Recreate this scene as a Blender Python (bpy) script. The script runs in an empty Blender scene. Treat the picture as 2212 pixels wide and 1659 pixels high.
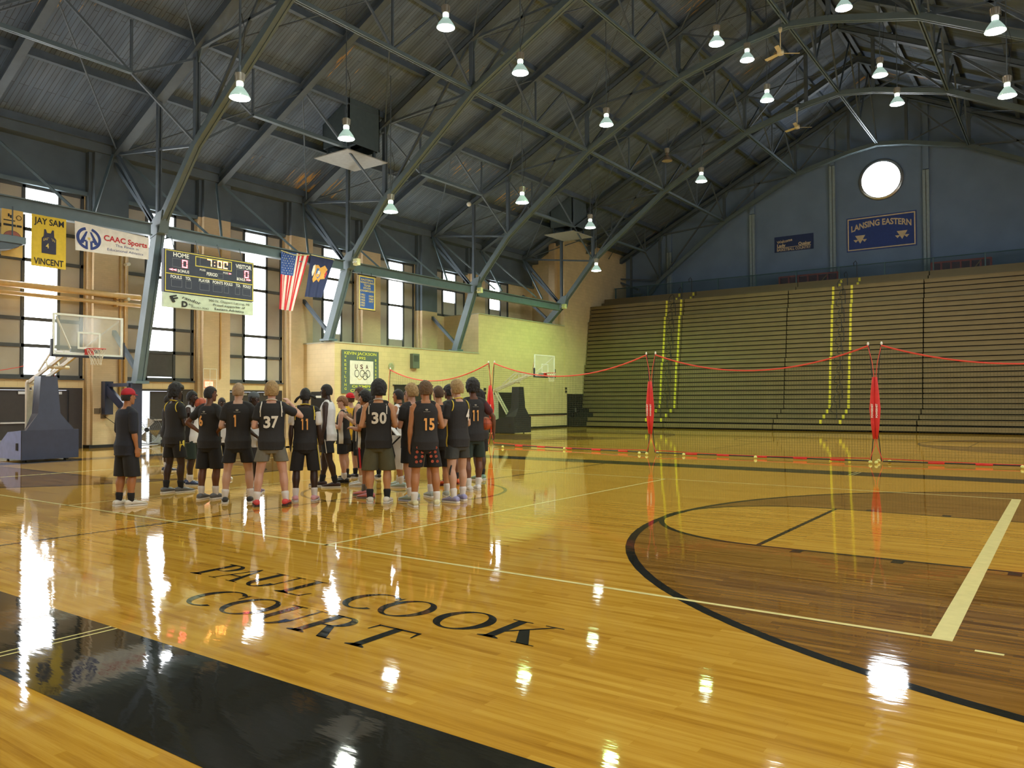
import bpy, bmesh, math, random
from mathutils import Vector, Matrix, noise
import numpy as np
C = bpy.context.scene.collection
SC = bpy.context.scene
R = math.radians
random.seed(7)

# ------------------------------------------------------------------ camera
F_PX, PITCH, YAW, ROLL, CAM_H = 1687.4, 0.0232660, 0.6197504, -0.00332608, 1.6
fw = Vector((-math.sin(YAW)*math.cos(PITCH), math.cos(YAW)*math.cos(PITCH), math.sin(PITCH)))
_r = Vector((math.cos(YAW), math.sin(YAW), 0)); _u = _r.cross(fw)
rt = _r*math.cos(ROLL) + _u*math.sin(ROLL); up = _u*math.cos(ROLL) - _r*math.sin(ROLL)
cam = bpy.data.cameras.new('camera'); camo = bpy.data.objects.new('camera', cam); C.objects.link(camo)
cam.sensor_width = 36.0; cam.lens = 36.0*F_PX/2212.0; cam.clip_end = 500
m = Matrix((rt, up, -fw)).transposed().to_4x4(); m.translation = Vector((0, 0, CAM_H)); camo.matrix_world = m
SC.camera = camo
CAMP = Vector((0, 0, CAM_H))

# ------------------------------------------------------------------ view, world
SC.view_settings.view_transform = 'Standard'; SC.view_settings.look = 'None'
SC.view_settings.gamma = 1.0; SC.view_settings.use_curve_mapping = False
SC.view_settings.exposure = 0.72
SC.cycles.use_denoising = True; SC.cycles.use_adaptive_sampling = True; SC.cycles.adaptive_threshold = 0.03
SC.cycles.max_bounces = 6; SC.cycles.diffuse_bounces = 4; SC.cycles.glossy_bounces = 4
SC.cycles.transparent_max_bounces = 12; SC.cycles.sample_clamp_indirect = 4.0
SC.cycles.caustics_reflective = False; SC.cycles.caustics_refractive = False
w = bpy.data.worlds.new('overcast_sky'); SC.world = w; w.use_nodes = True
w.node_tree.nodes['Background'].inputs[0].default_value = (0.86, 0.93, 1.0, 1)
w.node_tree.nodes['Background'].inputs[1].default_value = 1.6

# daylight entering through the tall windows and the round gable window
def area(name, loc, rot, sx, sy, power, col):
    l = bpy.data.lights.new(name, 'AREA'); l.shape = 'RECTANGLE'; l.size = sx; l.size_y = sy
    l.energy = power; l.color = col
    o = bpy.data.objects.new(name, l); C.objects.link(o); o.location = loc; o.rotation_euler = rot
    o.visible_camera = True
    return o
PANE_E = 10.0      # brightness of the overcast daylight in the window panes
LAMP_E = 12.0     # brightness of the lamp lenses
LAMP_W = 900.0

def ray(px, py): return fw + rt*((px-1106.0)/F_PX) - up*((py-829.5)/F_PX)
def gnd(px, py, z=0.0):
    d = ray(px, py); return CAMP + d*((z-CAM_H)/d.z)
def onX(px, py, X):
    d = ray(px, py); return CAMP + d*(X/d.x)
def onY(px, py, Y):
    d = ray(px, py); return CAMP + d*(Y/d.y)
def dep(px, py, t): return CAMP + ray(px, py)*t
ROOF0 = 10.75
def roofz(x): return ROOF0 + 0.5*(19.4-abs(x+9.2))     # underside line of the upper chords
def onroof(px, py, off=0.0):
    d = ray(px, py); t = (ROOF0+off+0.5*28.6-CAM_H)/(d.z-0.5*d.x); return CAMP + d*t

# ------------------------------------------------------------------ colours and materials
def lin(c):
    c = c/255.0
    return c/12.92 if c <= 0.04045 else ((c+0.055)/1.055)**2.4
def rgb(r, g, b): return (lin(r), lin(g), lin(b), 1.0)
MATS = {}
def mat(name, col, rough=0.6, metal=0.0, var=0.08, scale=6.0, bump=0.0, bscale=40.0, spec=0.5, emit=None, es=0.0, coords='Object', alpha=None):
    if name in MATS: return MATS[name]
    m = bpy.data.materials.new(name); m.use_nodes = True; nt = m.node_tree; N = nt.nodes; L = nt.links
    b = N['Principled BSDF']; b.inputs['Roughness'].default_value = rough; b.inputs['Metallic'].default_value = metal
    b.inputs['Specular IOR Level'].default_value = spec
    tc = N.new('ShaderNodeTexCoord')
    nz = N.new('ShaderNodeTexNoise'); nz.inputs['Scale'].default_value = scale; nz.inputs['Detail'].default_value = 4
    L.new(tc.outputs[coords], nz.inputs['Vector'])
    mp = N.new('ShaderNodeMapRange'); mp.inputs['From Min'].default_value = 0.3; mp.inputs['From Max'].default_value = 0.7
    mp.inputs['To Min'].default_value = 1-var; mp.inputs['To Max'].default_value = 1+var
    L.new(nz.outputs['Fac'], mp.inputs['Value'])
    mx = N.new('ShaderNodeVectorMath'); mx.operation = 'SCALE'; mx.inputs[0].default_value = col[:3]
    L.new(mp.outputs[0], mx.inputs['Scale']); L.new(mx.outputs[0], b.inputs['Base Color'])
    if bump:
        n2 = N.new('ShaderNodeTexNoise'); n2.inputs['Scale'].default_value = bscale; n2.inputs['Detail'].default_value = 5
        L.new(tc.outputs[coords], n2.inputs['Vector'])
        bp = N.new('ShaderNodeBump'); bp.inputs['Strength'].default_value = bump; bp.inputs['Distance'].default_value = 0.02
        L.new(n2.outputs['Fac'], bp.inputs['Height']); L.new(bp.outputs[0], b.inputs['Normal'])
    if emit:
        b.inputs['Emission Color'].default_value = emit; b.inputs['Emission Strength'].default_value = es
    if alpha is not None: b.inputs['Alpha'].default_value = alpha
    MATS[name] = m; return m

def brick_mat(name, col, mortar, bw=0.40, bh=0.20, ms=0.008, bump=0.25, rough=0.55, axis='yz'):
    m = bpy.data.materials.new(name); m.use_nodes = True; nt = m.node_tree; N = nt.nodes; L = nt.links
    b = N['Principled BSDF']; b.inputs['Roughness'].default_value = rough; b.inputs['Specular IOR Level'].default_value = 0.4
    g = N.new('ShaderNodeNewGeometry'); sx = N.new('ShaderNodeSeparateXYZ'); L.new(g.outputs['Position'], sx.inputs[0])
    ad = N.new('ShaderNodeMath'); ad.operation = 'ADD'; L.new(sx.outputs[0], ad.inputs[0]); L.new(sx.outputs[1], ad.inputs[1])
    cb = N.new('ShaderNodeCombineXYZ'); L.new(ad.outputs[0], cb.inputs[0]); L.new(sx.outputs[2], cb.inputs[1])
    br = N.new('ShaderNodeTexBrick'); br.inputs['Scale'].default_value = 1.0
    br.inputs['Brick Width'].default_value = bw; br.inputs['Row Height'].default_value = bh; br.inputs['Mortar Size'].default_value = ms
    br.inputs['Mortar Smooth'].default_value = 0.3
    c1 = [min(1, x*1.03) for x in col[:3]]+[1]; c2 = [x*0.96 for x in col[:3]]+[1]
    br.inputs['Color1'].default_value = c1; br.inputs['Color2'].default_value = c2; br.inputs['Mortar'].default_value = mortar
    L.new(cb.outputs[0], br.inputs['Vector'])
    nz = N.new('ShaderNodeTexNoise'); nz.inputs['Scale'].default_value = 1.3; nz.inputs['Detail'].default_value = 5; L.new(g.outputs['Position'], nz.inputs['Vector'])
    mp = N.new('ShaderNodeMapRange'); mp.inputs['To Min'].default_value = 0.84; mp.inputs['To Max'].default_value = 1.12; L.new(nz.outputs['Fac'], mp.inputs['Value'])
    mx = N.new('ShaderNodeVectorMath'); mx.operation = 'SCALE'; L.new(br.outputs['Color'], mx.inputs[0]); L.new(mp.outputs[0], mx.inputs['Scale'])
    L.new(mx.outputs[0], b.inputs['Base Color'])
    n2 = N.new('ShaderNodeTexNoise'); n2.inputs['Scale'].default_value = 30; L.new(g.outputs['Position'], n2.inputs['Vector'])
    ma = N.new('ShaderNodeMath'); ma.operation = 'MULTIPLY_ADD'; L.new(br.outputs['Fac'], ma.inputs[0]); ma.inputs[1].default_value = -1.0
    m3 = N.new('ShaderNodeMath'); m3.operation = 'MULTIPLY'; m3.inputs[1].default_value = 0.25; L.new(n2.outputs['Fac'], m3.inputs[0]); L.new(m3.outputs[0], ma.inputs[2])
    bp = N.new('ShaderNodeBump'); bp.inputs['Strength'].default_value = bump; bp.inputs['Distance'].default_value = 0.01
    L.new(ma.outputs[0], bp.inputs['Height']); L.new(bp.outputs[0], b.inputs['Normal'])
    MATS[name] = m; return m

def wood_floor(name, colA, colB, colC, rough=0.04):
    """narrow maple strips running along X under a wavy gloss finish"""
    m = bpy.data.materials.new(name); m.use_nodes = True; nt = m.node_tree; N = nt.nodes; L = nt.links
    b = N['Principled BSDF']
    g = N.new('ShaderNodeNewGeometry')
    br = N.new('ShaderNodeTexBrick'); br.inputs['Scale'].default_value = 1.0
    br.inputs['Brick Width'].default_value = 0.85; br.inputs['Row Height'].default_value = 0.057; br.inputs['Mortar Size'].default_value = 0.0012
    br.offset = 0.37; br.offset_frequency = 3; br.squash = 0.7; br.squash_frequency = 5
    br.inputs['Color1'].default_value = (0, 0, 0, 1); br.inputs['Color2'].default_value = (1, 1, 1, 1); br.inputs['Mortar'].default_value = (0.2, 0.2, 0.2, 1)
    L.new(g.outputs['Position'], br.inputs['Vector'])
    # board-wide streaks
    mpp = N.new('ShaderNodeMapping'); mpp.inputs['Scale'].default_value = (0.9, 17.5, 1); L.new(g.outputs['Position'], mpp.inputs['Vector'])
    n1 = N.new('ShaderNodeTexNoise'); n1.inputs['Scale'].default_value = 1.0; n1.inputs['Detail'].default_value = 2; L.new(mpp.outputs[0], n1.inputs['Vector'])
    mpg = N.new('ShaderNodeMapping'); mpg.inputs['Scale'].default_value = (5, 130, 1); L.new(g.outputs['Position'], mpg.inputs['Vector'])
    n2 = N.new('ShaderNodeTexNoise'); n2.inputs['Scale'].default_value = 1.0; n2.inputs['Detail'].default_value = 4; L.new(mpg.outputs[0], n2.inputs['Vector'])
    a1 = N.new('ShaderNodeMath'); a1.operation = 'MULTIPLY_ADD'; a1.inputs[1].default_value = 0.34; a1.inputs[2].default_value = -0.14; L.new(br.outputs['Color'], a1.inputs[0])
    a2 = N.new('ShaderNodeMath'); a2.operation = 'ADD'; L.new(a1.outputs[0], a2.inputs[0]); L.new(n1.outputs['Fac'], a2.inputs[1])
    a3 = N.new('ShaderNodeMath'); a3.operation = 'MULTIPLY_ADD'; a3.inputs[1].default_value = 0.5; L.new(n2.outputs['Fac'], a3.inputs[0])
    a4 = N.new('ShaderNodeMath'); a4.operation = 'SUBTRACT'; a4.inputs[1].default_value = 0.25; L.new(a2.outputs[0], a4.inputs[0]); L.new(a4.outputs[0], a3.inputs[2])
    cr = N.new('ShaderNodeValToRGB'); e = cr.color_ramp.elements
    e[0].position = 0.12; e[0].color = colA; e[1].position = 0.88; e[1].color = colC
    el = cr.color_ramp.elements.new(0.45); el.color = colB
    L.new(a3.outputs[0], cr.inputs[0]); L.new(cr.outputs[0], b.inputs['Base Color'])
    b.inputs['Roughness'].default_value = rough; b.inputs['Specular IOR Level'].default_value = 0.55
    # finish: long low waves and fine ripples
    w1 = N.new('ShaderNodeMapping'); w1.inputs['Scale'].default_value = (1.6, 6.0, 1); w1.inputs['Rotation'].default_value = (0, 0, 0.15); L.new(g.outputs['Position'], w1.inputs['Vector'])
    v1 = N.new('ShaderNodeTexNoise'); v1.inputs['Scale'].default_value = 1.6; v1.inputs['Detail'].default_value = 3; L.new(w1.outputs[0], v1.inputs['Vector'])
    bp = N.new('ShaderNodeBump'); bp.inputs['Strength'].default_value = 0.10; bp.inputs['Distance'].default_value = 0.007
    L.new(v1.outputs['Fac'], bp.inputs['Height']); L.new(bp.outputs[0], b.inputs['Normal'])
    MATS[name] = m; return m

def paint_floor(name, col, rough=0.04):
    m = bpy.data.materials.new(name); m.use_nodes = True; nt = m.node_tree; N = nt.nodes; L = nt.links
    b = N['Principled BSDF']; b.inputs['Roughness'].default_value = rough; b.inputs['Specular IOR Level'].default_value = 0.55
    g = N.new('ShaderNodeNewGeometry')
    nz = N.new('ShaderNodeTexNoise'); nz.inputs['Scale'].default_value = 9; L.new(g.outputs['Position'], nz.inputs['Vector'])
    mp = N.new('ShaderNodeMapRange'); mp.inputs['To Min'].default_value = 0.85; mp.inputs['To Max'].default_value = 1.15; L.new(nz.outputs['Fac'], mp.inputs['Value'])
    mx = N.new('ShaderNodeVectorMath'); mx.operation = 'SCALE'; mx.inputs[0].default_value = col[:3]; L.new(mp.outputs[0], mx.inputs['Scale']); L.new(mx.outputs[0], b.inputs['Base Color'])
    w1 = N.new('ShaderNodeMapping'); w1.inputs['Scale'].default_value = (1.6, 6.0, 1); w1.inputs['Rotation'].default_value = (0, 0, 0.15); L.new(g.outputs['Position'], w1.inputs['Vector'])
    v1 = N.new('ShaderNodeTexNoise'); v1.inputs['Scale'].default_value = 1.6; v1.inputs['Detail'].default_value = 3; L.new(w1.outputs[0], v1.inputs['Vector'])
    bp = N.new('ShaderNodeBump'); bp.inputs['Strength'].default_value = 0.10; bp.inputs['Distance'].default_value = 0.007
    L.new(v1.outputs['Fac'], bp.inputs['Height']); L.new(bp.outputs[0], b.inputs['Normal'])
    MATS[name] = m; return m

def deck_mat():
    """grey-brown roof boards running up the slope, with pale water stains"""
    m = bpy.data.materials.new('roof_deck'); m.use_nodes = True; nt = m.node_tree; N = nt.nodes; L = nt.links
    b = N['Principled BSDF']; b.inputs['Roughness'].default_value = 0.85
    g = N.new('ShaderNodeNewGeometry')
    br = N.new('ShaderNodeTexBrick'); br.inputs['Scale'].default_value = 1.0
    br.inputs['Brick Width'].default_value = 2.1; br.inputs['Row Height'].default_value = 0.14; br.inputs['Mortar Size'].default_value = 0.007
    br.offset = 0.41; br.offset_frequency = 3
    c1 = rgb(88, 104, 122); c2 = rgb(102, 116, 132)
    br.inputs['Color1'].default_value = c1; br.inputs['Color2'].default_value = c2; br.inputs['Mortar'].default_value = rgb(56, 58, 58)
    L.new(g.outputs['Position'], br.inputs['Vector'])
    mp = N.new('ShaderNodeMapping'); mp.inputs['Scale'].default_value = (0.35, 3.5, 1); L.new(g.outputs['Position'], mp.inputs['Vector'])
    nz = N.new('ShaderNodeTexNoise'); nz.inputs['Scale'].default_value = 1; nz.inputs['Detail'].default_value = 6; L.new(mp.outputs[0], nz.inputs['Vector'])
    r1 = N.new('ShaderNodeMapRange'); r1.inputs['From Min'].default_value = 0.3; r1.inputs['From Max'].default_value = 0.7; r1.inputs['To Min'].default_value = 0.75; r1.inputs['To Max'].default_value = 1.2
    L.new(nz.outputs['Fac'], r1.inputs['Value'])
    mx = N.new('ShaderNodeVectorMath'); mx.operation = 'SCALE'; L.new(br.outputs['Color'], mx.inputs[0]); L.new(r1.outputs[0], mx.inputs['Scale'])
    # bare orange streaks where the paint has come off
    mp2 = N.new('ShaderNodeMapping'); mp2.inputs['Scale'].default_value = (0.55, 7.5, 1); mp2.inputs['Location'].default_value = (3, 1, 0); L.new(g.outputs['Position'], mp2.inputs['Vector'])
    n2 = N.new('ShaderNodeTexNoise'); n2.inputs['Scale'].default_value = 1; n2.inputs['Detail'].default_value = 5; n2.inputs['Roughness'].default_value = 0.65; L.new(mp2.outputs[0], n2.inputs['Vector'])
    mp3 = N.new('ShaderNodeTexNoise'); mp3.inputs['Scale'].default_value = 0.22; L.new(g.outputs['Position'], mp3.inputs['Vector'])
    ml = N.new('ShaderNodeMath'); ml.operation = 'MULTIPLY'; L.new(n2.outputs['Fac'], ml.inputs[0]); L.new(mp3.outputs['Fac'], ml.inputs[1])
    r2 = N.new('ShaderNodeMapRange'); r2.inputs['From Min'].default_value = 0.375; r2.inputs['From Max'].default_value = 0.415; L.new(ml.outputs[0], r2.inputs['Value'])
    mix = N.new('ShaderNodeMix'); mix.data_type = 'RGBA'; L.new(r2.outputs[0], mix.inputs['Factor']); L.new(mx.outputs[0], mix.inputs['A']); mix.inputs['B'].default_value = rgb(190, 150, 90)
    L.new(mix.outputs['Result'], b.inputs['Base Color'])
    bp = N.new('ShaderNodeBump'); bp.inputs['Strength'].default_value = 0.4; bp.inputs['Distance'].default_value = 0.01
    L.new(br.outputs['Fac'], bp.inputs['Height']); bp.invert = True; L.new(bp.outputs[0], b.inputs['Normal'])
    MATS['roof_deck'] = m; return m

M_FLOOR = wood_floor('maple_strips', rgb(160, 111, 32), rgb(190, 140, 46), rgb(210, 164, 66))
M_STAIN = wood_floor('stained_strips', rgb(84, 54, 16), rgb(128, 88, 32), rgb(160, 116, 50))
M_BLACKP = paint_floor('black_court_paint', rgb(38, 36, 30))
M_CREAM = paint_floor('cream_court_paint', rgb(238, 222, 152))
M_DECK = deck_mat()
M_BLOCK = brick_mat('painted_block', rgb(216, 194, 148), rgb(202, 180, 134), bump=.2)
M_PIL = brick_mat('painted_pilaster', rgb(206, 182, 144), rgb(196, 172, 134), bw=0.22, bh=0.075, ms=0.004, bump=.12)
M_UPPER = mat('blue_grey_wall', rgb(86, 98, 106), 0.8, var=0.1, scale=1.5)
M_GABLE = mat('gable_board', rgb(112, 134, 162), 0.8, var=0.08, scale=0.8)
M_STEEL = mat('grey_green_steel', rgb(92, 108, 114), 0.45, var=0.08, scale=3, spec=0.5)
M_STEEL_D = mat('dark_roof_steel', rgb(78, 90, 100), 0.6, var=0.1, scale=3)
M_PANEL = mat('grey_beige_panel', rgb(172, 164, 148), 0.8, var=0.05, scale=2)
M_FRAME = mat('dark_window_frame', rgb(70, 72, 72), 0.6)
M_DARKPANEL = mat('charcoal_panel', rgb(74, 74, 72), 0.7)
M_DOOR = mat('black_door_paint', rgb(52, 46, 44), 0.5)
M_BLACK = mat('black_metal', rgb(26, 26, 26), 0.5)
M_LEDGE = mat('grey_ledge', rgb(170, 166, 144), 0.8)
M_BASE = mat('black_rubber_base', rgb(28, 28, 28), 0.5)
M_WHITE = mat('white_paint', rgb(226, 226, 216), 0.45)
M_SILVER = mat('brushed_steel', rgb(190, 190, 186), 0.3, metal=0.8)
def emis(name, col, s):
    m = bpy.data.materials.new(name); m.use_nodes = True; N = m.node_tree.nodes; b = N['Principled BSDF']
    b.inputs['Base Color'].default_value = (0.8, 0.8, 0.8, 1); b.inputs['Emission Color'].default_value = col; b.inputs['Emission Strength'].default_value = s
    MATS[name] = m; return m
M_PANE = emis('daylit_pane', (0.93, 0.97, 1.0, 1), PANE_E)
M_LENS = emis('lamp_lens', (0.86, 1.0, 0.93, 1), LAMP_E)
M_LENSW = emis('lamp_lens_warm', (1.0, 0.9, 0.84, 1), LAMP_E*1.1)
M_GLASS = mat('backboard_glass', rgb(225, 235, 230), 0.05, var=0.0, alpha=0.16)

# ------------------------------------------------------------------ mesh helpers
class MB:
    """collects shapes into one mesh"""
    def __init__(self): self.v = []; self.f = []; self.mi = []; self.cur = 0
    def add(self, vs, fs):
        n = len(self.v); self.v += [tuple(p) for p in vs]
        for f in fs: self.f.append(tuple(i+n for i in f)); self.mi.append(self.cur)
        return self
    def box(self, x0, x1, y0, y1, z0, z1):
        vs = [(x0,y0,z0),(x1,y0,z0),(x1,y1,z0),(x0,y1,z0),(x0,y0,z1),(x1,y0,z1),(x1,y1,z1),(x0,y1,z1)]
        return self.add(vs, [(0,3,2,1),(4,5,6,7),(0,1,5,4),(1,2,6,5),(2,3,7,6),(3,0,4,7)])
    def hexa(self, pts):
        return self.add(pts, [(0,3,2,1),(4,5,6,7),(0,1,5,4),(1,2,6,5),(2,3,7,6),(3,0,4,7)])
    def bar(self, p0, p1, w, h, upv=(0,0,1)):
        p0 = Vector(p0); p1 = Vector(p1); d = (p1-p0).normalized(); u = Vector(upv)
        s = d.cross(u)
        if s.length < 1e-4: s = d.cross(Vector((0,1,0)))
        s.normalize(); u = s.cross(d); s = s*(w/2); u = u*(h/2)
        return self.hexa([p0-s-u, p0+s-u, p1+s-u, p1-s-u, p0-s+u, p0+s+u, p1+s+u, p1-s+u])
    def tube(self, pts, r, seg=8, closed=False, cap=True):
        pts = [Vector(p) for p in pts]; n = len(pts); rs = r if isinstance(r, (list, tuple)) else [r]*n
        vs = []; prev = None
        for i, p in enumerate(pts):
            if closed: t = pts[(i+1) % n]-pts[i-1]
            else: t = pts[min(i+1, n-1)]-pts[max(i-1, 0)]
            t.normalize()
            if prev is None:
                a = Vector((0,0,1)) if abs(t.z) < 0.9 else Vector((1,0,0)); u = t.cross(a).normalized()
            else:
                u = (prev - t*prev.dot(t)); u = u.normalized() if u.length > 1e-6 else t.orthogonal().normalized()
            prev = u; v = t.cross(u)
            for k in range(seg):
                a = 2*math.pi*k/seg; vs.append(p+(u*math.cos(a)+v*math.sin(a))*rs[i])
        fs = []
        for i in range(n if closed else n-1):
            j = (i+1) % n
            for k in range(seg):
                l = (k+1) % seg; fs.append((i*seg+k, i*seg+l, j*seg+l, j*seg+k))
        if cap and not closed:
            fs.append(tuple(range(seg))[::-1]); fs.append(tuple((n-1)*seg+k for k in range(seg)))
        return self.add(vs, fs)
    def lathe(self, prof, c, seg=24, ax='z', cap=True):
        """prof = [(r, h)], turned about an axis through c"""
        c = Vector(c); vs = []; n = len(prof)
        for r, h in prof:
            for k in range(seg):
                a = 2*math.pi*k/seg; x, y = r*math.cos(a), r*math.sin(a)
                if ax == 'z': p = Vector((x, y, h))
                elif ax == 'x': p = Vector((h, x, y))
                else: p = Vector((y, h, x))
                vs.append(c+p)
        fs = [(i*seg+k, i*seg+(k+1) % seg, (i+1)*seg+(k+1) % seg, (i+1)*seg+k) for i in range(n-1) for k in range(seg)]
        if cap: fs.append(tuple(range(seg))[::-1]); fs.append(tuple((n-1)*seg+k for k in range(seg)))
        return self.add(vs, fs)
    def prism(self, poly, lo, hi, plane='xz'):
        """poly of 2-D points swept along the remaining axis"""
        def P(a, b, c):
            return {'xz': (a, c, b), 'xy': (a, b, c), 'yz': (c, a, b)}[plane]
        n = len(poly); vs = [P(a, b, lo) for a, b in poly]+[P(a, b, hi) for a, b in poly]
        fs = [tuple(range(n))[::-1], tuple(range(n, 2*n))]+[(i, (i+1) % n, n+(i+1) % n, n+i) for i in range(n)]
        return self.add(vs, fs)
    def sphere(self, c, r, seg=16, rings=10):
        rx, ry, rz = r if isinstance(r, (tuple, list)) else (r, r, r); c = Vector(c)
        vs = [c+Vector((0, 0, -rz))]; fs = []
        for i in range(1, rings):
            th = math.pi*i/rings
            for k in range(seg):
                a = 2*math.pi*k/seg; vs.append(c+Vector((rx*math.sin(th)*math.cos(a), ry*math.sin(th)*math.sin(a), -rz*math.cos(th))))
        vs.append(c+Vector((0, 0, rz)))
        for k in range(seg):
            l = (k+1) % seg; fs.append((0, 1+l, 1+k))
            for i in range(rings-2): fs.append((1+i*seg+k, 1+i*seg+l, 1+(i+1)*seg+l, 1+(i+1)*seg+k))
            fs.append((1+(rings-2)*seg+k, 1+(rings-2)*seg+l, len(vs)-1))
        return self.add(vs, fs)
    def build(self, name, mats, parent=None, smooth=False, rel=True, solid=False):
        me = bpy.data.meshes.new(name)
        vs = self.v
        if parent is not None and rel:
            o = WORLD.get(parent.name, Vector((0,0,0))); vs = [(x-o.x, y-o.y, z-o.z) for x, y, z in vs]
        me.from_pydata(vs, [], self.f)
        if not isinstance(mats, (list, tuple)): mats = [mats]
        for mm in mats: me.materials.append(mm)
        if len(mats) > 1:
            me.polygons.foreach_set('material_index', self.mi)
        if not solid:
            bm = bmesh.new(); bm.from_mesh(me); bmesh.ops.recalc_face_normals(bm, faces=bm.faces); bm.to_mesh(me); bm.free()
        if smooth:
            me.polygons.foreach_set('use_smooth', [True]*len(me.polygons))
        me.update()
        o = bpy.data.objects.new(name, me); C.objects.link(o)
        if parent is not None:
            o.parent = parent
            WORLD[o.name] = WORLD.get(parent.name, Vector((0,0,0)))
        return o
WORLD = {}
def tag(o, label=None, cat=None, group=None, kind=None):
    if label: o['label'] = label
    if cat: o['category'] = cat
    if group: o['group'] = group
    if kind: o['kind'] = kind
    return o
def thing(name, label, cat, loc=(0,0,0), group=None, kind=None, rotz=0):
    o = bpy.data.objects.new(name, None); C.objects.link(o); o.location = loc; o.rotation_euler = (0,0,rotz)
    o.empty_display_size = 0.2
    WORLD[o.name] = Vector(loc)
    return tag(o, label, cat, group, kind)
def struct(name, mb, mats, parent=None, smooth=False):
    o = mb.build(name, mats, parent, smooth)
    if parent is None: o['kind'] = 'structure'
    return o

# text turned into plain mesh data
_TXT = {}
def text_data(s, bold=0.0, size=1.0, space=1.0, res=3):
    key = (s, bold, space, res)
    if key not in _TXT:
        cu = bpy.data.curves.new('lettering', 'FONT'); cu.body = s; cu.size = 1.0; cu.offset = bold; cu.space_character = space
        cu.resolution_u = res; cu.align_x = 'CENTER'; cu.align_y = 'BOTTOM_BASELINE'
        ob = bpy.data.objects.new('lettering', cu); C.objects.link(ob)
        bpy.context.view_layer.update()
        dg = bpy.context.evaluated_depsgraph_get()
        me = bpy.data.meshes.new_from_object(ob.evaluated_get(dg))
        bm = bmesh.new(); bm.from_mesh(me)
        bmesh.ops.remove_doubles(bm, verts=bm.verts, dist=1e-5)
        bmesh.ops.triangulate(bm, faces=bm.faces)
        for _ in range(2):
            es = [e for e in bm.edges if e.calc_length() > 0.22]
            if es: bmesh.ops.subdivide_edges(bm, edges=es, cuts=1); bmesh.ops.triangulate(bm, faces=bm.faces)
        vs = [tuple(v.co) for v in bm.verts]; idx = {v: i for i, v in enumerate(bm.verts)}
        bm.verts.index_update(); fs = [tuple(v.index for v in f.verts) for f in bm.faces]
        bm.free(); bpy.data.objects.remove(ob); bpy.data.curves.remove(cu); bpy.data.meshes.remove(me)
        xs = [v[0] for v in vs] or [0]; ys = [v[1] for v in vs] or [0]
        _TXT[key] = (vs, fs, min(xs), max(xs), min(ys), max(ys))
    return _TXT[key]

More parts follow.
